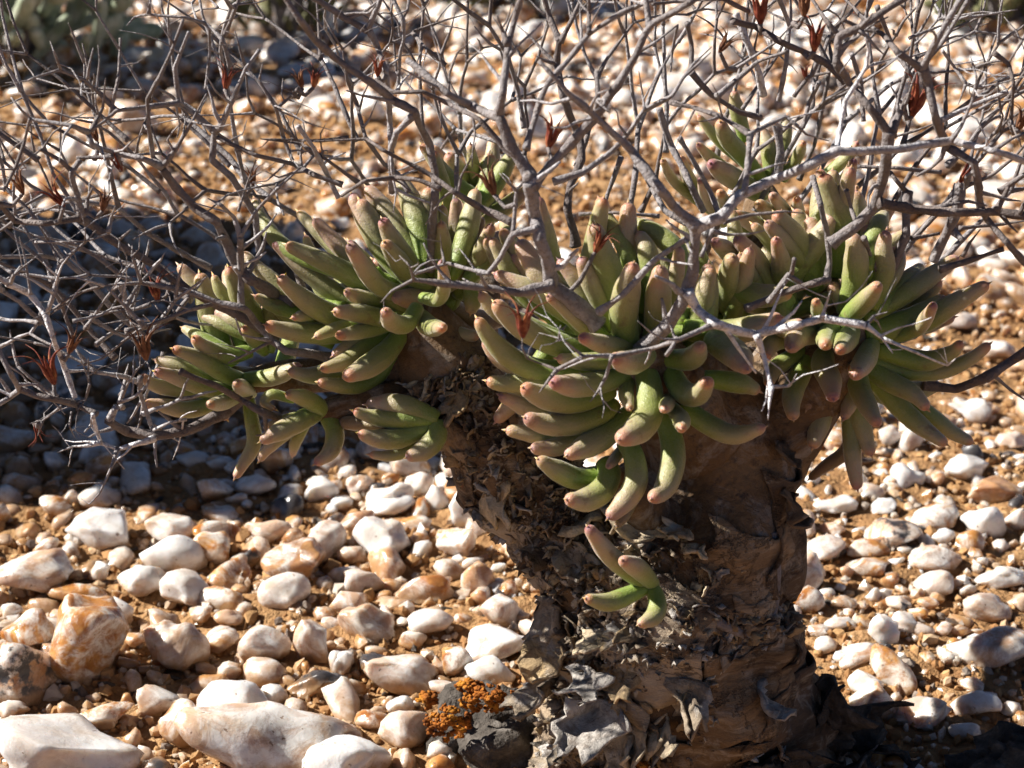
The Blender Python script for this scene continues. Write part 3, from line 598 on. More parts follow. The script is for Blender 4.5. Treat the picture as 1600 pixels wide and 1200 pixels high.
# ---- dead forked twigs: id|points px|width start,end px|Y start,end cm|grey
TW = """1000,548 1040,512 1072,462 1085,420 1090,352;26,23;-3,-4.6;.7
1090,354 1050,318 1032,297 987,237 932,185 887,145 862,117 842,95;22,8;-4.6,-5;.75
1090,354 1125,340 1160,305 1212,280 1262,260 1309,237 1403,232 1486,221 1552,236 1612,256;22,11;-4.6,-3;.9
1160,305 1167,257 1172,212;14,11;-4.4,-3.6;.7
1172,212 1125,182 1086,170 1050,158;9,6;-3.6,-2;.3
1172,210 1200,195 1227,182 1245,196 1260,210 1296,220;9,4;-3.6,-1.5;.8
1309,237 1313,197 1320,157 1337,131 1353,105 1357,77 1352,59;13,5;-4,-3;1
1486,221 1502,197 1519,157 1526,122 1516,87;9,4;-3.3,-3;.8
1552,236 1580,218 1610,205;9,7;-3,-2.4;.5
1075,455 1088,482 1120,506 1182,522 1240,509 1283,499 1352,509;21,13;-4.5,-5;1
1352,509 1378,528 1395,552;12,4;-5,-5.4;1
1380,529 1430,550 1480,571 1493,560;8,3;-5.1,-5;1
1283,499 1290,478 1298,454;9,2;-5,-5.4;.9
1352,509 1366,493 1388,487;9,3;-5,-4.6;.6
1182,522 1192,552 1205,605;13,9;-5,-5.6;1
1205,605 1202,630 1200,657;9,3;-5.6,-6;1
1205,605 1234,603 1245,584;8,3;-5.6,-5.8;.9
1115,506 1062,530 1017,546 960,556 912,557 870,577;12,9;-4.9,-5.8;.6
870,577 855,597 842,614;8,3;-5.8,-6;.6
957,556 947,588 935,610 922,628;9,3;-5.8,-6;.7
912,557 878,530 842,520;6,2;-5.8,-5.6;.8
873,529 874,515 876,508;5,2;-5.7,-5.7;.8
1056,532 1048,508 1036,482;6,2;-5.2,-5.6;.7
1056,528 1048,545 1040,556;8,7;-5.2,-5.6;.7
870,577 845,568 825,560 817,545 816,526;5,4;-5.8,-6;.3
935,488 975,460 1025,405 1075,372;15,11;-3.6,-4.4;.75
940,505 887,462 867,445 860,412 845,370 837,337 831,285;31,25;-3,-4;.8
866,446 812,457 762,451 700,445 647,437;19,9;-3.6,-4.4;.45
647,437 612,455 595,473;7,3;-4.4,-4.6;.6
647,437 640,415 624,399;7,3;-4.4,-4.6;.5
842,357 802,367 782,402 762,427 700,412 648,428;13,7;-3.9,-3.4;.7
694,411 690,390 688,366;5,2;-3.4,-3.5;.5
802,364 806,320 807,297;9,7;-3.8,-3.6;.6
807,297 792,283 780,270;6,3;-3.6,-3.6;.5
807,297 820,282 826,262;6,3;-3.6,-3.6;.5
831,285 825,272 795,225 780,182 737,165 700,145 637,95;24,11;-4,-2;.55
780,182 785,150 792,87 797,60 807,25 822,-20;16,11;-3.4,-3;.65
793,70 786,50 777,24;9,6;-3.2,-3.2;.3
700,146 702,115 715,82 735,64;7,3;-2.8,-2.5;.3
833,290 850,270 895,220 925,185 965,132 990,92 1010,50 1020,37 1075,5 1110,-20;21,11;-4,-3.4;.6
1016,42 1010,0 1006,-25;12,9;-3.4,-3.2;.75
933,180 934,150 932,112;12,11;-3.9,-3.6;.4
822,235 840,170 857,130 887,95 920,52 975,17 1020,0;15,10;-3.8,-2.4;.6
920,52 921,20 920,-10;9,8;-3,-2.6;.35
900,385 888,325 892,290 910,250 904,215 880,150 870,100 874,65;16,13;1,2;.2
874,65 858,25 848,-15;13,10;2,2.4;.3
874,65 892,30 910,-10;12,10;2,2.2;.4
865,283 912,270 950,242 980,212 1007,172 1050,150 1067,122 1110,82;15,5;-2,-1;.75
1007,172 1003,140 998,110;6,3;-1.6,-1.4;.6
670,420 674,380 680,310 680,270 672,225 657,200 647,175 615,157 575,125 525,92 490,60 470,32 442,-8;16,13;1,-2;.4
647,180 620,207 610,237 612,300;13,12;-.6,.6;.8
640,300 622,272 600,255 572,215 557,160 542,125 535,77;11,6;1.6,1;.45
535,77 517,47 505,25;5,3;1,1;.3
535,77 555,60 571,38;5,3;1,1;.4
545,215 500,220 470,219 410,217;7,5;1,1.4;.15
800,348 750,325 712,302 675,275 637,255 600,235 572,218 490,221;15,6;-1.6,-.6;.15
535,306 570,283 615,277 655,281 690,296;6,11;-1.2,-1.6;.15
487,-5 537,27 575,47;11,15;1.4,1.4;.35
575,47 592,5 598,-20;12,9;1.4,1.2;.8
575,47 590,75 602,110 607,150 610,190 611,240;14,12;1.4,1.6;.85
610,-10 630,32 632,62 625,87 622,140;10,8;2,2;.75
640,-10 637,15 622,45;6,5;2,2;.6
575,-5 590,20 620,47;6,6;2.2,2;.3
585,125 615,145 660,144 700,162 750,187 800,245;8,12;-.4,-2;.25
645,52 662,72 697,102;8,9;1.8,1;.35
645,50 700,30 748,17;6,2;1.8,2;.2
460,472 435,462 390,436 370,410 355,377 340,347 305,325 275,292 252,262;22,14;1.4,.4;.3
252,262 225,250 180,240 145,225 137,207;13,11;.4,-.4;.7
137,207 112,197 47,186 32,170 17,152;11,5;-.4,-1;.75
47,186 40,215 37,226 25,260 5,300;6,7;-1,-1.2;.4
141,205 160,168 165,122;8,5;-.4,-.2;.4
141,205 165,188 182,173 230,167 280,160;7,12;-.4,1;.6
182,173 155,145 130,125 95,109;11,8;.1,-.6;.4
95,109 84,80 78,64;7,3;-.6,-.8;.5
95,109 50,122 41,126;7,3;-.6,-.8;.6
137,123 140,100 146,75;6,4;-.4,-.4;.6
254,260 240,245 232,200 230,155 250,120 270,75 287,30;10,7;.4,-.2;.45
254,260 275,232 300,190 323,146;10,6;.4,.6;.45
178,245 120,247;8,7;.1,.2;.3
172,180 180,145 186,120 188,60;7,8;.2,.8;.5
405,392 398,335 362,277 332,250 335,205;14,14;2.2,1.8;.7
335,205 300,175 280,160 273,105 295,50;13,7;1.8,1;.7
335,205 345,200 367,150 385,107 405,78;14,7;1.8,1.6;.75
383,105 375,78 367,48;7,4;1.6,1.4;.4
335,205 360,222 380,240;8,5;1.8,2;.3
360,105 347,62 320,37 287,27 232,22 210,27 198,40;11,4;2.4,2;.75
350,55 367,15 376,-10;9,7;2.3,2;.5
232,22 236,-5;6,5;2,2;.6
372,25 345,38 330,55;4,3;2.4,2.4;.5
327,40 328,80 322,140;7,7;2.8,3;.6
535,288 490,272 460,257 400,242 340,215;11,8;1.2,1.6;.35
560,285 510,250 470,225 407,217;9,5;1.6,1.2;.25
405,125 432,170 442,212 457,250;6,9;1,1.4;.55
432,170 450,155 466,136;7,4;1,1;.5
465,197 490,232 512,275 530,310;9,10;.6,1.4;.9
405,125 410,100;5,3;1,1;.5
430,530 395,505 300,458 250,420 175,375 145,352 125,340;18,15;1.6,.2;.2
125,340 70,350 22,345 -5,312;15,11;.2,-.8;.15
128,338 120,300 112,270 125,250;15,12;.2,0;.6
135,335 138,310 145,293;10,6;.2,0;.4
112,268 95,250 60,230;10,7;0,-.4;.3
55,378 100,378 140,375 170,365 187,375 185,400 192,420 180,432;5,4;-.6,-1;.7
170,364 174,340 180,322;8,4;-.8,-1;.8
187,374 205,358;6,3;-.9,-1;.8
518,560 447,548 425,532 397,500 380,481 345,474 292,455 220,442 162,446;18,6;1,-.6;.65
162,446 135,438 110,432;6,3;-.6,-.8;.9
162,446 127,457 98,478 78,492;6,5;-.6,-.8;.3
220,441 207,400 207,380;7,5;-.2,-.3;.75
425,532 390,550 357,567;9,5;.6,.2;.4
377,478 377,430 375,370;14,12;.8,.4;.8
375,370 366,340 345,320 325,310;11,4;.4,.4;.8
375,370 405,325 432,297 472,260;10,6;.4,.6;.65
372,330 385,290 400,250;6,4;.6,.6;.4
342,474 300,483 225,511;12,8;.6,-.4;.35
225,511 195,478 168,450;9,7;-.4,-.6;.8
222,513 205,500 188,484;7,4;-.4,-.4;.2
225,511 190,535 160,560 120,572;6,3;-.4,-.6;.4
12,443 46,460 72,496 84,530 100,574 116,622;12,12;-1,-.4;1
73,494 82,464 91,418 94,410;10,10;-.8,-.8;.85
94,410 75,375 60,352;8,4;-.8,-.8;.4
94,410 132,380 150,360;8,5;-.8,-.6;.4
48,460 38,400 30,370;6,4;-.9,-.9;.8
12,443 -8,430;10,8;-1,-1;.9
18,442 22,430 58,400;7,5;-1,-.8;.8
84,484 105,468 128,455;6,5;-.8,-.6;.3
-5,545 14,580 32,608;10,11;-1.4,-1;.7
32,608 15,622 -8,636;11,9;-1,-1.2;.85
32,608 55,618 80,624 120,633 152,647;15,13;-1,-.6;.25
386,612 360,636 320,660 290,673 240,682 200,674 170,656;22,16;1.4,-.6;.25
170,656 175,645 182,634;15,12;-.6,-.6;.9
240,686 212,694 184,701 158,691 148,664 145,648;12,8;-.4,-1.2;1
184,701 174,730 156,770 140,787 125,778;8,2;-.8,-1.4;.75
158,692 135,697 114,698 90,707;8,2;-1.2,-1.4;.95
186,630 210,620 230,602 236,580 228,562;8,4;-.6,-.8;.8
190,626 200,600 214,578 232,562;6,4;-.6,-.8;.6
96,636 66,658 46,662;6,3;-.8,-1;.6
66,658 59,681;5,3;-1,-1;.5
112,644 109,666 117,684;5,3;-.8,-.8;.6
145,650 142,664 132,675;5,6;-1.2,-1.2;.9
140,600 133,625 120,640;6,5;-.6,-.6;.4
140,605 138,580 138,558;5,3;-.6,-.6;.5
282,580 332,600 372,622 410,645 440,655;13,15;-1,.4;.1
240,672 265,660 290,655;5,7;-.2,0;.9
1298,382 1337,351 1366,322 1377,287 1386,244 1390,208;23,20;-.6,-1.6;.45
1390,210 1359,168 1327,131 1309,98 1311,57 1340,45 1415,-5;17,13;-1.6,-1;.3
1311,57 1296,38 1283,20;9,7;-1.2,-1;.2
1390,210 1412,164 1420,150;18,11;-1.6,-1;.35
1374,318 1425,327 1491,333 1556,331 1612,340;20,15;-1.4,-1;.1
1558,331 1576,292;11,8;-1.1,-1;.2
1592,335 1606,308;9,8;-1,-1;.2
1440,107 1460,66 1500,0 1510,-20;15,13;-2,-2;.65
1442,104 1469,72 1512,0 1522,-20;10,8;-2,-1.6;.6
1440,107 1403,81 1377,52 1346,44 1316,30;13,9;-2,-1.4;.25
1440,105 1447,131 1460,175 1475,217 1482,229 1523,255 1528,298 1532,325 1541,342 1574,381 1612,422;17,12;-2,-.4;.35
1552,83 1574,101 1583,131 1578,192;10,9;-1,-1;.2
1606,48 1590,75 1576,97;5,6;-1,-1;.6
1473,79 1491,105 1510,131;6,8;-1,-1;.85
1510,131 1497,164;7,2;-1,-1;.7
1510,131 1534,138 1567,120;8,4;-1,-.6;.75
1471,187 1523,164 1575,143;12,9;0,.4;.9
1502,286 1497,322 1482,353 1469,382 1458,408;19,17;.4,.6;.6
1486,360 1504,376;15,11;.4,0;.6
1418,298 1416,331 1416,364 1399,408 1386,434;17,17;1.4,1;.4
1424,372 1469,364;9,7;1.4,1.6;.15
1418,300 1400,280 1392,268;11,8;1.4,1.4;.2
1499,356 1567,350 1612,343;8,6;.8,1;.3
1469,421 1512,408 1567,390;12,10;.2,0;.2
1504,402 1515,380 1532,358;8,6;.2,0;.25
1612,545 1580,566 1542,590 1492,605 1440,600;19,17;1,.8;.1
1555,588 1580,610 1606,628;7,6;1,1;.6
1270,275 1283,320 1293,362 1296,410 1290,442;10,14;.4,-.4;.5
1322,297 1330,325 1337,350;8,9;.6,.2;.35
1350,372 1360,398 1372,424;9,10;0,.4;.35
1166,482 1220,458 1275,441 1292,436;13,15;-2.6,-1.8;.3
1202,470 1222,445 1236,427;12,12;-2.5,-2.8;.55
1236,427 1241,404;8,7;-2.8,-3;.3
1234,430 1252,442;9,8;-2.8,-2.8;.4
1132,347 1175,335 1225,330 1256,333;10,4;-3.6,-3;.45
1112,362 1137,367 1170,366 1196,360;8,3;-4,-4;.8
1112,362 1102,385 1096,400;8,10;-4,-4;.6
1144,33 1180,40 1220,66 1256,82 1290,100 1322,130;12,15;.6,1;.15
1020,6 1060,2 1128,-2 1170,18;7,9;.8,1;.25
1150,20 1170,70 1184,112 1192,150;13,14;3,3.4;.95
1215,195 1220,240 1212,285;16,15;3.4,3;.6
1215,-5 1232,40 1228,100 1217,158;11,12;2.6,3;.85
1120,150 1150,124 1184,96 1232,80;11,8;1,1.4;.7
1148,107 1210,68 1240,36;8,5;1.2,1.4;.8
1010,172 1046,154 1060,134 1086,98 1112,73;9,4;-.8,-.4;.8
1080,112 1112,148 1156,176 1190,184;11,12;1.4,1.6;.25
1048,160 1090,170 1128,184 1172,208;9,11;-.6,-3;.2
1000,80 1024,66 1060,38;8,6;.4,.6;.7
1074,36 1080,70 1080,112;9,11;2,2;.3
1058,40 1050,85 1048,112;5,6;1.6,1.6;.6
1000,260 1040,330 1075,350;12,14;2,0;.55
1030,170 1050,230 1080,290 1100,330;12,14;2.6,2;.7
1060,215 1110,300 1125,340;8,12;2.2,1.6;.75
970,245 950,300 940,330;9,9;1.5,1.5;.6
905,335 960,332 1030,338;7,8;-1,-1;.5
1280,130 1265,160 1255,200;8,8;2.4,2.4;.6
1240,150 1265,120 1310,110;9,6;2,2;.35
1370,10 1395,70 1420,110 1440,150;9,11;2.4,2.6;.5
1330,85 1345,130 1350,190;9,10;2.8,2.8;.6
1480,30 1530,25 1590,15;7,4;2.6,2.8;.75
1420,60 1470,40 1520,22;7,5;2.2,2.4;.85
1340,260 1400,262 1470,270;8,8;1.6,1.6;.4
1395,215 1430,205 1480,185;6,5;1,1;.4"""
twig_objs = []; twig_ends = []
def twig(path_w, radii, grey, seed, parent=None, seg=9, name='dry_twig'):
    path, rad = spline(path_w, np.array(radii)[:, None], .0018, .09); rad = rad[:, 0]
    g = np.random.default_rng(seed)
    wob = Noise(seed, 220, 2)
    path = path + np.stack([wob(path), wob(path + 3.1), wob(path + 7.7)], -1) * rad[:, None] * .18
    rad = rad * (1 + .10 * Noise(seed + 3, 320, 2)(path))
    arc = np.concatenate([[0], np.cumsum(np.linalg.norm(np.diff(path, axis=0), axis=1))]); rad = rad * (1 + .32 * np.exp(-arc / .0022) + .14 * np.exp(-(arc[-1] - arc) / .0012))
    V, F, t = tube(path, rad, seg)
    C = np.repeat(path, seg, axis=0); V = V + (V - C) * (.10 * Noise(seed + 5, 900, 2)(V))[:, None]
    F = close_ends(V, F, len(path), seg)
    return part(name, V, F, M_TWIG, {'grey': np.full(len(V), grey)}, parent), path, rad
for k, line in enumerate(TW.split('\n')):
    q = line.split(';'); pts = [tuple(map(float, a.split(','))) for a in q[0].split()]
    w0, w1 = map(float, q[1].split(',')); y0, y1 = map(float, q[2].split(',')); gr = float(q[3])
    m = len(pts); pw = []; rr = []
    cum = np.concatenate([[0], np.cumsum([math.dist(pts[a], pts[a + 1]) for a in range(m - 1)])]); cum /= cum[-1]
    for (x, y), f in zip(pts, cum):
        Y = (y0 + (y1 - y0) * f) * .01
        if 0 < f < 1: Y += .004 * math.sin(x * .05 + y * .03 + k)
        c = P(x, y, Y); pw.append(c); rr.append(.5 * (.86 if w0 > 15 else .76) * (w0 + (w1 - w0) * f) * mpp(c))
    if w1 <= 6: rr[-1] *= .45
    o, path, rad = twig(pw, rr, gr if gr > .88 else gr * .72, 300 + k)
    twig_objs.append((o, path, rad, gr))
# thorny spurs on the traced twigs, joined to their twig as sub-parts
def spur_path(p, d, L, g, bend=.25):
    pts = [p]; n = 3
    for s in range(n):
        d = d + g.normal(size=3) * bend; d /= np.linalg.norm(d); pts.append(pts[-1] + d * L / n)
    return pts
ns = 0
for k, (o, path, rad, gr) in enumerate(list(twig_objs)):
    g = np.random.default_rng(4000 + k)
    L = len(path)
    if L < 8: continue
    for s in range(g.integers(1, 4)):
        if ns > 280: break
        j = int(g.uniform(.25, .98) * (L - 1)); tv = path[min(j + 1, L - 1)] - path[max(j - 1, 0)]; tv /= np.linalg.norm(tv) + 1e-9
        side = g.normal(size=3); side[1] *= .6; side[2] += .25; side -= tv * side.dot(tv); side /= np.linalg.norm(side)
        d = tv * .55 + side
        ln = g.uniform(.006, .018); r = min(rad[j] * .55, .0011)
        pts = spur_path(path[j], d / np.linalg.norm(d), ln, g)
        twig(pts, [r, r * .85, r * .65, r * .3], min(1, gr + .1), 5000 + ns, o, 6, 'spur'); ns += 1
# smaller twigs behind and between: forked twigs growing from the crown
def fork(p, d, L, r, lev, g, segs):
    n = 3; pts = [p]; rr = [r]
    for s in range(n):
        d = d + g.normal(size=3) * .12; d /= np.linalg.norm(d); pts.append(pts[-1] + d * L / n); rr.append(r * (1 - .3 * (s + 1) / n))
    if lev == 0: rr[-1] = r * .3
    segs.append((pts, rr))
    if lev > 0:
        ax = g.normal(size=3); ax -= d * ax.dot(d); ax /= np.linalg.norm(ax)
        sp_ = g.uniform(.5, .8)
        for s in (1, -1):
            if lev < 2 and g.random() < .12: continue
            dd = d + ax * s * sp_; dd[2] += .05; dd[1] *= .85
            fork(pts[-1], dd / np.linalg.norm(dd), L * g.uniform(.62, .9), r * .74, lev - 1, g, segs)
crowns = [(300, 470, 3.5), (420, 440, 5), (220, 520, 2.5), (560, 420, 5.5), (700, 400, 6), (860, 420, 5), (980, 400, 4.5), (1100, 400, 5.5), (1180, 330, 8), (1240, 330, 7), (1330, 380, 5), (1400, 410, 4), (1460, 420, 3.4), (1250, 280, 10), (1120, 250, 10), (740, 300, 10), (480, 470, 3.4), (1370, 360, 7), (180, 560, 1.5), (330, 420, 6.5), (620, 350, 8), (1000, 330, 8), (1300, 330, 8.5), (1420, 380, 7), (120, 330, 2), (250, 300, 3), (80, 420, 1), (360, 260, 4), (470, 240, 5), (200, 220, 3), (560, 220, 6), (660, 200, 6), (60, 250, 1.5), (900, 260, 4), (1040, 240, 5), (1380, 230, 4), (1480, 260, 3), (1560, 300, 2), (820, 200, 5), (1160, 170, 6)]
for k, (x, y, Y) in enumerate(crowns):
    g = np.random.default_rng(6000 + k); p = P(x, y, Y * .01)
    d = np.array([(x - 850) / 650 * .9 + g.normal() * .25, g.normal() * .25 + .1, .85]); d /= np.linalg.norm(d)
    segs = []; fork(p, d, g.uniform(.026, .042), g.uniform(.0008, .0012) * (1 if k < 24 else .72), 3 if k < 20 or k >= 24 else 4, g, segs)
    first = None
    for q, (pts, rr) in enumerate(segs):
        o, pth, rd = twig(pts, rr, g.uniform(.1, .7), 7000 + 40 * k + q, first, 6, 'dry_twig' if first is None else 'branchlet')
        if first is None: first = o
# thin splinters in the lower left tangle
for k in range(26):
    g = np.random.default_rng(6900 + k); x = g.uniform(-10, 260); y = g.uniform(430, 680); p = P(x, y, g.uniform(-.8, 2.4) * .01)
    d = np.array([g.normal(), g.normal() * .5, g.normal() * .8 + .2]); d /= np.linalg.norm(d)
    segs = []; fork(p, d, g.uniform(.010, .018), g.uniform(.0005, .0009), 1, g, segs); first = None
    for q, (pts, rr) in enumerate(segs):
        o, pth, rd = twig(pts, rr, g.uniform(.3, .9), 8200 + 8 * k + q, first, 6, 'dry_twig' if first is None else 'branchlet')
        if first is None: first = o

# ---- dried seed heads: x, y (foot, px), height px, tilt deg, Y cm
HEADS = [(817, 527, 66, 0, -6), (772, 305, 52, -8, -3), (857, 232, 46, 8, -2.5), (1188, 38, 52, 0, .8), (1256, 26, 46, 8, .8), (1272, 80, 58, 6, .6), (1124, 82, 40, 28, .8), (1425, 182, 62, 4, -.8), (352, 140, 44, 8, 1.6), (472, 138, 34, -14, 1.4), (490, 138, 36, 16, 1.4),
         (36, 303, 46, -4, -.6), (100, 322, 46, -40, -.6), (190, 268, 36, 0, .4), (228, 562, 50, -4, -.9), (84, 600, 56, -2, -.8), (108, 552, 40, 30, -.6), (246, 470, 44, -22, .6), (54, 660, 30, 160, -.6), (1590, 205, 36, 10, -.8), (1258, 122, 24, -5, 1), (152, 222, 26, 5, .8), (930, 395, 40, 10, -2.6), (1500, 285, 34, 40, .2), (395, 290, 30, 0, 2), (590, 120, 34, 5, 1), (160, 330, 40, 4, .2)]
for k, (x, y, h, tilt, Y) in enumerate(HEADS):
    g = np.random.default_rng(9000 + k); p = P(x, y, Y * .01); H = h * mpp(p) * g.uniform(.85, 1.2); tilt += g.normal() * 9
    axis_ = np.array([math.sin(R(tilt)), -.12, math.cos(R(tilt))]); axis_ /= np.linalg.norm(axis_)
    a = np.cross(axis_, [0, 1, 0]); a /= np.linalg.norm(a); b = np.cross(axis_, a)
    Vs, Fs = [], []; off = 0
    for q in range(6):
        an = q * 1.047 + g.uniform(-.25, .25); rad_d = math.cos(an) * a + math.sin(an) * b
        fl = g.uniform(.25, .7)
        pts = [p + rad_d * H * .02, p + axis_ * H * .28 + rad_d * H * .10, p + axis_ * H * .58 + rad_d * H * .16, p + axis_ * H * .85 + rad_d * H * (.16 + fl * .35), p + axis_ * H * g.uniform(.9, 1.05) + rad_d * H * (.22 + fl)]
        path, rd = spline(pts, np.array([.045, .085, .06, .022, .008])[:, None] * H, H * .08)
        V, F, t = tube(path, rd[:, 0], 6, .55); F = close_ends(V, F, len(path), 6)
        Vs.append(V); Fs += [[i_ + off for i_ in f_] for f_ in F]; off += len(V)
    best = min(twig_objs, key=lambda tq: np.min(np.linalg.norm(tq[1] - p, axis=1)))
    hd = part('seed_head', np.vstack(Vs), Fs, (M_POD, M_POD2, M_POD, M_POD, M_POD2)[k % 5], parent=best[0]); hd['label'] = ('dried rust-red split seed pods', 'dried dark brown split seed pods', 'dried rust-red split seed pods', 'dried rust-red split seed pods', 'dried dark brown split seed pods')[k % 5]
    # thin stalk linking the pods to the twig
    j = int(np.argmin(np.linalg.norm(best[1] - p, axis=1))); e = best[1][j]
    if np.linalg.norm(e - p) > .0015 and k > 0:
        mid = (p + e) / 2 + np.array([.0, 0, -.002]); r = .00055
        twig([e, mid, p + axis_ * H * .02], [r * 1.2, r, r], .3, 9500 + k, best[0], 6, 'flower_stalk')

# ---- peeling bark
def flake(c, nrm, up, w, h, curl, seed, lift=.3, thick=.0005, nu=7, nv=8):
    g = np.random.default_rng(seed)
    nrm = nrm / np.linalg.norm(nrm); up = up - nrm * up.dot(nrm); up /= np.linalg.norm(up) + 1e-9; rt = np.cross(up, nrm)
    u = np.linspace(-.5, .5, nu); v = np.linspace(0, 1, nv); U, Vv = np.meshgrid(u, v)
    edge = 1 + .42 * Noise(seed, 9, 2)(np.stack([U, Vv, 0 * U], -1)) 
    wd = w * (1 - .35 * Vv ** 2) * edge
    x = U * wd; ang = curl * Vv; 
    yv = h * np.sin(np.clip(ang, -3, 3)) / (abs(curl) + 1e-3) * np.sign(curl) if abs(curl) > .05 else h * Vv
    zv = h * (1 - np.cos(ang)) / (abs(curl) + 1e-3) + lift * h * Vv * .4
    zz = zv + .9 * g.uniform(-.3, .8) * (U ** 2) * w * 2 + .17 * w * Noise(seed + 1, 9, 3)(np.stack([U, Vv, U * 0 + 2], -1))
    yv = yv + .16 * h * Noise(seed + 2, 8, 2)(np.stack([U, Vv * 0 + 1, U * 0], -1)) * Vv
    S = c + x[..., None] * rt + yv[..., None] * up + zz[..., None] * nrm
    S = S.reshape(-1, 3)
    du = np.gradient(S.reshape(nv, nu, 3), axis=1); dv = np.gradient(S.reshape(nv, nu, 3), axis=0)
    nn = np.cross(du, dv).reshape(-1, 3); nn /= np.linalg.norm(nn, axis=1)[:, None] + 1e-12
    V = np.vstack([S + nn * thick / 2, S - nn * thick / 2]); n0 = nu * nv; F = []
    for a in range(nv - 1):
        for b in range(nu - 1):
            i_ = a * nu + b; F.append([i_, i_ + 1, i_ + nu + 1, i_ + nu]); F.append([n0 + i_, n0 + i_ + nu, n0 + i_ + nu + 1, n0 + i_ + 1])
    bd = [b for b in range(nu)] + [a * nu + nu - 1 for a in range(1, nv)] + [(nv - 1) * nu + b for b in range(nu - 2, -1, -1)] + [a * nu for a in range(nv - 2, 0, -1)]
    for a in range(len(bd)):
        i_, j_ = bd[a], bd[(a + 1) % len(bd)]; F.append([i_, n0 + i_, n0 + j_, j_])
    return V, F
DN = {}
def disp_noise(sd):
    if sd not in DN: DN[sd] = (Noise(sd, 70, 3), Noise(sd + 1, 210, 3))
    return DN[sd]
def surf(path, rad, f, th):
    """point and outward normal on a limb at fraction f and angle th (0 = facing camera, + to the right)"""
    j = f * (len(path) - 1); i_ = int(j); i_ = min(i_, len(path) - 2); t = j - i_
    sd0 = 11 if path is TPATH else 31
    c = path[i_] * (1 - t) + path[i_ + 1] * t; r = rad[i_] * (1 - t) + rad[i_ + 1] * t
    ax = path[i_ + 1] - path[i_]; ax /= np.linalg.norm(ax)
    fr = np.array([0, -1.0, 0]); fr -= ax * fr.dot(ax); fr /= np.linalg.norm(fr); sd = np.cross(ax, fr); 
    if sd[0] < 0: sd = -sd
    n_ = math.cos(th) * fr + math.sin(th) * sd
    q_ = (c + n_ * r)[None]; dd = disp_noise(sd0)
    return c + n_ * r * (1 + (.10 if sd0 == 11 else .11) * (float(dd[0](q_)[0]) + .5 * float(dd[1](q_)[0]))), n_, ax
# sheets of bark wrapped round the trunk in overlapping layers, loose at their edges
def plate(path, rad, f0, f1, t0, t1, seed, lift, shade):
    n = 20; g = np.random.default_rng(seed); nz = Noise(seed, 5.5, 3); nz2 = Noise(seed + 1, 9, 2); S = np.zeros((n, n, 3)); Nn = np.zeros((n, n, 3))
    for a in range(n):
        for b in range(n):
            u = a / (n - 1); v = b / (n - 1); e = nz([[u * 1.3, v * 1.3, 0]])[0] * .07
            uu = u + e * (abs(u - .5) * 2) ** 2; vv = v + nz2([[u, v, 2]])[0] * .07 * (abs(v - .5) * 2) ** 2
            p, n_, ax = surf(path, rad, float(np.clip(f0 + (f1 - f0) * uu, 0, .99)), t0 + (t1 - t0) * vv)
            ed = max(0, abs(u - .5) * 2 - .55) / .45; ed2 = max(0, abs(v - .5) * 2 - .6) / .4
            h = .0009 + .5 * lift * (1.0 * ed ** 2 * (1 if u < .5 else .5) * (.6 + .8 * g.random() * .2 + .5 * nz([[v * 2, 1, 5]])[0]) + .6 * ed2 ** 2 * (.5 + nz2([[u * 2, 3, 1]])[0]))
            S[a, b] = p + n_ * h; Nn[a, b] = n_
    th_ = .0007; V = np.vstack([(S + Nn * th_).reshape(-1, 3), S.reshape(-1, 3)]); n0 = n * n; F = []
    for a in range(n - 1):
        for b in range(n - 1):
            i_ = a * n + b; F.append([i_, i_ + 1, i_ + n + 1, i_ + n]); F.append([n0 + i_, n0 + i_ + n, n0 + i_ + n + 1, n0 + i_ + 1])
    bd = list(range(n)) + [a * n + n - 1 for a in range(1, n)] + [(n - 1) * n + b for b in range(n - 2, -1, -1)] + [a * n for a in range(n - 2, 0, -1)]
    for a in range(len(bd)):
        i_, j_ = bd[a], bd[(a + 1) % len(bd)]; F.append([i_, n0 + i_, n0 + j_, j_])
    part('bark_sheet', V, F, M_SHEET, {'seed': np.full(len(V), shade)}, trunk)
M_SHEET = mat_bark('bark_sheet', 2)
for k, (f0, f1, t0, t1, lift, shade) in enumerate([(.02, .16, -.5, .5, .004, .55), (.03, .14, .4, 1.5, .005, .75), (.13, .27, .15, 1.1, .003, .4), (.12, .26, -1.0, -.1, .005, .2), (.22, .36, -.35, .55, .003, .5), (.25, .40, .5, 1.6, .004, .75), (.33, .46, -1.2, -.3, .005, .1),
        (.36, .52, .1, 1.0, .003, .45), (.45, .60, -.6, .2, .004, .15), (.46, .62, .9, 1.8, .005, .8), (.56, .72, -.1, .9, .003, .4), (.62, .78, .6, 1.5, .004, .7), (.02, .14, -1.7, -.7, .006, .1), (.22, .34, -1.9, -1.1, .006, .2), (.50, .62, .3, .8, .003, .1), (.08, .2, 1.2, 2.0, .006, .9)]):  # left-hand sheets coloured paler to look sunlit, right-hand ones darker
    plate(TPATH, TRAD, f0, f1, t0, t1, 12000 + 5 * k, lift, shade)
for k, (f0, f1, t0, t1, lift, shade) in enumerate([(.25, .48, -1.3, -.4, .004, .05), (.42, .66, -.3, .6, .003, .5), (.5, .75, -1.4, -.5, .003, .6), (.28, .5, .2, 1.0, .003, .75)]):
    plate(LPATH, LRAD, f0, f1, t0, t1, 12500 + 5 * k, lift, shade)
nf = 0
def add_flake(c, n_, ax, w, h, curl, shade, seed, lift=.3, thick=.0005, mat=None):
    global nf
    V, F = flake(c, n_, ax, w, h, curl, seed, lift, thick); nf += 1
    return part('bark_flake', V, F, mat or M_FLAKE, {'seed': np.full(len(V), shade)}, trunk)
g = np.random.default_rng(77)
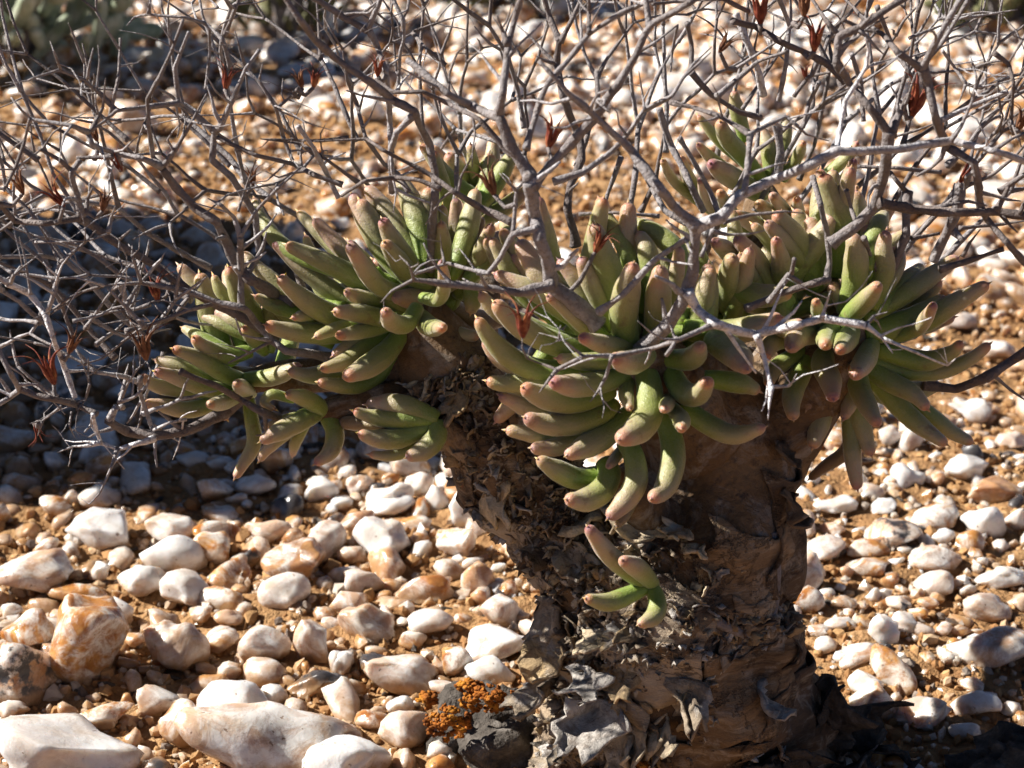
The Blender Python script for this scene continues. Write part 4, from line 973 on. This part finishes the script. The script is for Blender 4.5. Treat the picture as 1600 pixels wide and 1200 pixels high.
for k in range(80):
    which = g.random()
    if which < .70:
        f = g.uniform(.02, .62); th = g.normal(-.9, .45) if g.random() < .84 else g.uniform(.6, 2.2)
        c, n_, ax = surf(TPATH, TRAD, f, th)
    else:
        f = g.uniform(.25, .62); th = g.normal(.2, .7); c, n_, ax = surf(LPATH, LRAD, f, th)
    s = g.uniform(.003, .0085)
    up = -ax if g.random() < .6 else ax; up = up + np.cross(ax, n_) * g.normal() * .8
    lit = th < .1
    shade = g.choice([0, .3, .55, 1.0, .75, .55]) if lit else g.choice([.3, .75, .75, .55])  # paler bark tones picked on the sunward side, sunlight put into the colour
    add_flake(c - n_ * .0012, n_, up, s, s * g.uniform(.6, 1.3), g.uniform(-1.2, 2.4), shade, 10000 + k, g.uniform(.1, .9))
def tpoint(px, py):
    """trunk surface point under a photo pixel"""
    d = ray(px, py); best = None
    for q in (0, 1, 2):
        path, rad = ((TPATH, TRAD), (LPATH, LRAD), (EPATH, ERAD))[q]
        for t in np.linspace(.40 / d[1], .58 / d[1], 160):
            p = CAM + d * t; dd = np.linalg.norm(path - p, axis=1); j = int(np.argmin(dd - rad))
            if dd[j] < rad[j] and (best is None or t < best[0]):
                n_ = (p - path[j]) / (dd[j] + 1e-9); jj = min(j, len(path) - 2); ax = path[jj + 1] - path[jj]; ax /= np.linalg.norm(ax); best = (t, p, n_, ax); break
    return best
# larger pieces seen singly: px, py, w px, h px, curl, shade, lean(deg), down?
BIG = [(935, 1040, 70, 60, 1.8, 0, 10, 1), (945, 1085, 100, 85, 1.4, 0, -10, 1), (900, 1120, 75, 70, 1.2, .3, 20, 1), (985, 1130, 60, 80, 1.0, 1, 0, 1), (870, 1060, 60, 70, 1.6, .3, 0, 1), (1078, 1055, 42, 95, 1.6, .3, -8, 1), (1195, 1068, 34, 80, 1.7, 0, -70, 1),
       (905, 860, 50, 70, 1.3, 0, 5, 1), (880, 850, 46, 60, -1.4, .3, 0, 1), (1010, 800, 70, 60, .7, 1, 0, 1), (940, 800, 60, 70, .8, 1, 0, 1), (755, 740, 46, 80, .3, 1, 0, 1), (800, 870, 70, 60, 2.0, 0, 10, 1), (860, 930, 60, 60, 1.4, .3, 0, 1), (880, 990, 70, 70, 1.2, .55, -15, 1),
       (930, 980, 60, 50, 1.5, 1, 20, 1), (1222, 765, 44, 60, .8, .75, -25, 1), (1215, 690, 36, 46, 1.2, .75, -30, 1), (840, 730, 70, 40, 1.2, .75, 60, 1), (800, 690, 60, 40, .9, .75, 70, 1), (700, 620, 50, 50, 1.6, .55, 20, 1), (660, 590, 40, 40, 1.6, 1, 0, 1), (1010, 1150, 90, 40, 1.2, 1, 60, 1), (960, 1165, 90, 50, 1.0, 1, 70, 1), (870, 1170, 70, 60, 1.3, .3, 10, 1),
       (1060, 820, 40, 36, 1.8, 1, 0, 1), (1025, 850, 40, 40, 2, .3, 0, 1), (1085, 850, 44, 36, 1.9, 1, 20, 1), (985, 1030, 46, 60, 1.2, .55, 0, 1)]
for k, (x, y, w, h, curl, shade, lean, dn) in enumerate(BIG):
    b_ = tpoint(x, y)
    if b_ is None: continue
    _, c, n_, ax = b_; s = mpp(c); up = -ax if dn else ax; sd = np.cross(n_, up); up = up * math.cos(R(lean)) + sd * math.sin(R(lean))
    add_flake(c + n_ * .001, n_, up, w * s, h * s, curl, shade, 11000 + k, .5, .0009)
# ridges of dead stalk pressed on the trunk
for k, pts in enumerate([[(1055, 940), (1100, 962), (1150, 985), (1185, 1002)], [(1205, 830), (1208, 890), (1205, 950), (1190, 1000)], [(905, 800), (897, 840), (900, 880)], [(1010, 1040), (1050, 1055), (1080, 1058)]]):
    pw = []
    for (x, y) in pts:
        b_ = tpoint(x, y)
        if b_ is not None: pw.append(b_[1] + b_[2] * .0006)
    if len(pw) > 1:
        r = [.0016, .0018, .0015, .0008][:len(pw)]; V_, F_, q_ = None, None, None
        path, rd = spline(pw, np.array(r)[:, None], .0015); V_, F_, q_ = tube(path, rd[:, 0], 8); F_ = close_ends(V_, F_, len(path), 8)
        part('dead_stalk', V_, F_, M_TWIG, {'grey': np.full(len(V_), .35)}, trunk)
# ragged dark bark skirt at the right of the foot
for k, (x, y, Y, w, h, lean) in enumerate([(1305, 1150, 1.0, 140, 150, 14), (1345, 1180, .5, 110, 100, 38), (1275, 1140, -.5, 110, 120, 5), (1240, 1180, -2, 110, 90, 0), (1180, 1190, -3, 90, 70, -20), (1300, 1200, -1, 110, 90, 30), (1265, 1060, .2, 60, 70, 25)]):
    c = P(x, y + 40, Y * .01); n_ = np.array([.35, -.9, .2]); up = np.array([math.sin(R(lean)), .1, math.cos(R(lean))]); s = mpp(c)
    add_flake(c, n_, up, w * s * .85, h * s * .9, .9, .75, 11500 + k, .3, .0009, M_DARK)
# litter of tiny bark scraps clinging to the trunk
Vs, Fs, sd_, off = [], [], [], 0
for k in range(2200):
    u = g.random()
    if u < .62: f = g.uniform(.02, .66); th = g.normal(-.9, .5); c, n_, ax = surf(TPATH, TRAD, f, th)
    elif u < .72: f = g.uniform(.50, .60); th = g.uniform(-.8, 1.2); c, n_, ax = surf(TPATH, TRAD, f, th)
    else: f = g.uniform(.2, .8); th = g.normal(.1, .7); c, n_, ax = surf(LPATH, LRAD, f, th)
    s = g.uniform(.0011, .0042); up = ax + g.normal(size=3) * .9; n2 = n_ + g.normal(size=3) * .5
    V, F = flake(c, n2 / np.linalg.norm(n2), up, s, s * g.uniform(.7, 1.6), g.uniform(-2.5, 2.5), 20000 + k, g.uniform(.2, 1.2), .0004, 4, 4)
    Vs.append(V); Fs += [[i_ + off for i_ in f_] for f_ in F]; off += len(V); sd_.append(np.full(len(V), g.choice([0, .3, .55, .75, .75, 1.0])))
sc = part('bark_scraps', np.vstack(Vs), Fs, M_FLAKE, {'seed': np.concatenate(sd_)}, trunk); sc['kind'] = 'stuff'

# ------------------------------------------------------------------ lichen-covered lump at the trunk foot
def lump(name, c, r, seed, mat, sub=4, amp=.25, freq=2.2, parent=None):
    v = ICO[sub][0].copy(); v *= (1 + amp * Noise(seed, freq, 3)(v) + amp * .5 * Noise(seed + 1, freq * 3.4, 3)(v))[:, None]; v = v * r
    return obj(name, mesh(name, v, ICO[sub][1], mat), parent, loc=c)
lc = G(760, 1150, .006)
lr = bpy.data.objects.new('lichen_clod', None); COL.objects.link(lr); lr.location = (lc[0], lc[1], 0)
tag(lr, 'dark crusty clod topped with bright orange lichen at the foot of the trunk', 'lichen')
for k, (x, y, Y, w, h) in enumerate([(740, 1125, .026, 150, 110), (800, 1170, .014, 150, 110), (700, 1160, .018, 70, 60), (790, 1110, .024, 110, 90)]):
    c = P(x, y, Y); s = mpp(c); lump('crust', c - np.array([lc[0], lc[1], 0]), np.array([w * s / 2, w * s * .4, h * s / 2]), 60 + k, M_DARK, 4, .2, 2.4, lr)
gl = np.random.default_rng(5)
for k, (x, y, Y, w, h, m) in enumerate([(765, 1092, .012, 95, 44, 34), (700, 1128, .006, 75, 60, 30), (668, 1092, .018, 34, 26, 10), (735, 1074, .016, 40, 26, 10), (1000, 1196, -.04, 30, 12, 6)]):
    Vs, Fs, off = [], [], 0
    for q in range(m * 4):
        a = gl.uniform(0, 6.28); rr_ = gl.random() ** .6; c = P(x + rr_ * math.cos(a) * w / 2, y + rr_ * math.sin(a) * h / 2, Y - .006 * (1 - rr_)); s = mpp(c)
        v = ICO[2][0] * (1 + .42 * Noise(800 + q + 97 * k, 3.4, 3)(ICO[2][0]))[:, None] * np.array([1, .8, .75]) * gl.uniform(2.2, 5.5) * s
        Vs.append(v + c - np.array([lc[0], lc[1], 0])); Fs.append(ICO[2][1] + off); off += len(v)
    obj('lichen_crust', mesh('lichen_crust', np.vstack(Vs), np.vstack(Fs), M_LICHEN), lr)['label'] = 'bright orange crusty lichen'

dc = G(1575, 1190, .006)  # black lump added to stand for the shade in this corner of the sand
dr = bpy.data.objects.new('corner_shade_lump', None); COL.objects.link(dr); dr.location = (dc[0], dc[1], 0)
tag(dr, 'black ragged lump added to stand for the shaded corner of the sand near the long cream slab', 'shade lump')
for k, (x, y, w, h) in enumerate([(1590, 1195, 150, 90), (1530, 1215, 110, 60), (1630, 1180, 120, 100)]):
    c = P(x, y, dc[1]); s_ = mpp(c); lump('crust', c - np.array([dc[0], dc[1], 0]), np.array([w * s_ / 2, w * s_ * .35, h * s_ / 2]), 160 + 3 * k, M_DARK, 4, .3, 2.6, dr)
# ------------------------------------------------------------------ neighbouring shrubs
def bush(name, label, x, y, rx, ry, h, leafmat, nleaf, leaflen, leafw, seed, dry=0, stems=14, low=.0):
    root = bpy.data.objects.new(name, None); COL.objects.link(root); root.location = (x, y, 0)
    tag(root, label, 'bush'); g = np.random.default_rng(seed)
    for k in range(stems):
        a = g.uniform(0, 6.28); rr_ = g.random() ** .5; e = np.array([rx * rr_ * math.cos(a) * .85, ry * rr_ * math.sin(a) * .85, h * (.55 + .4 * (1 - rr_))])
        b0 = np.array([e[0] * .2, e[1] * .2, -.004])
        path, rd = spline([b0, e * [.5, .5, .45] + g.normal(size=3) * .008, e], np.array([.0035, .0025, .0012])[:, None], .006)
        V, F, t = tube(path, rd[:, 0], 6); F = close_ends(V, F, len(path), 6)
        obj('stem', mesh('stem', V, F, M_TWIG, {'grey': np.full(len(V), .3)}), root)
    for k in range(nleaf):
        a = g.uniform(0, 6.28); rr_ = g.random() ** .45; zf = g.uniform(low, 1)
        sc_ = math.sqrt(max(.05, 1 - (zf - .3) ** 2)) if zf > .3 else .75 + .8 * zf * .3
        c = np.array([rx * rr_ * sc_ * math.cos(a), ry * rr_ * sc_ * math.sin(a), .012 + h * zf * (1 - .35 * rr_)])
        d = np.array([math.cos(a) * rr_, math.sin(a) * rr_, .9 + g.normal() * .5]) + g.normal(size=3) * .35; d /= np.linalg.norm(d)
        L = leaflen * g.uniform(.7, 1.25)
        s = np.array([0, .2, .45, .7, .88, .97, 1.0]); prof = np.array([.5, .8, 1, 1, .8, .45, .06]) * leafw * g.uniform(.8, 1.2)
        path = c + d * (s[:, None] - .3) * L + np.array([0, 0, 1.]) * (.12 * L * s[:, None] ** 2) * g.normal()
        path[:, 2] = np.maximum(path[:, 2], .004)
        V, F, t = tube(path, prof, 8); F = close_ends(V, F, 7, 8)
        obj('leaf', mesh('leaf', V, F, leafmat), root)
    return root
bush('leafy_bush', 'grey-green bush of short plump leaves standing beyond the gravel with black shade under it', -.385, .95, .125, .10, .20, M_GREYLEAF, 299, .034, .0058, 1)
bush('brown_bush', 'low brown withered bush standing beyond the pebbles next to the grey-green bush', -.18, 1.03, .055, .05, .10, M_DRYLEAF, 150, .018, .003, 2)
bush('dark_tuft', 'small dark dry tuft in the far gravel behind the main shrub', -.03, 1.13, .06, .05, .10, M_DRYLEAF, 150, .018, .003, 3)
bush('green_tuft', 'tiny bright green tuft in the far gravel between two dark bushes', .035, 1.12, .022, .022, .04, M_GREYLEAF, 50, .014, .003, 4)
bush('shaded_bush', 'dark brown bush in its own shade beyond the thorny twig ends', .40, 1.04, .075, .06, .13, M_DRYLEAF, 280, .022, .0036, 5)
bush('side_bush', 'dense leafy bush beside the gravel whose shade falls behind the forked twigs', -.455, .40, .165, .17, .33, M_DRYLEAF, 299, .075, .021, 6, stems=20)
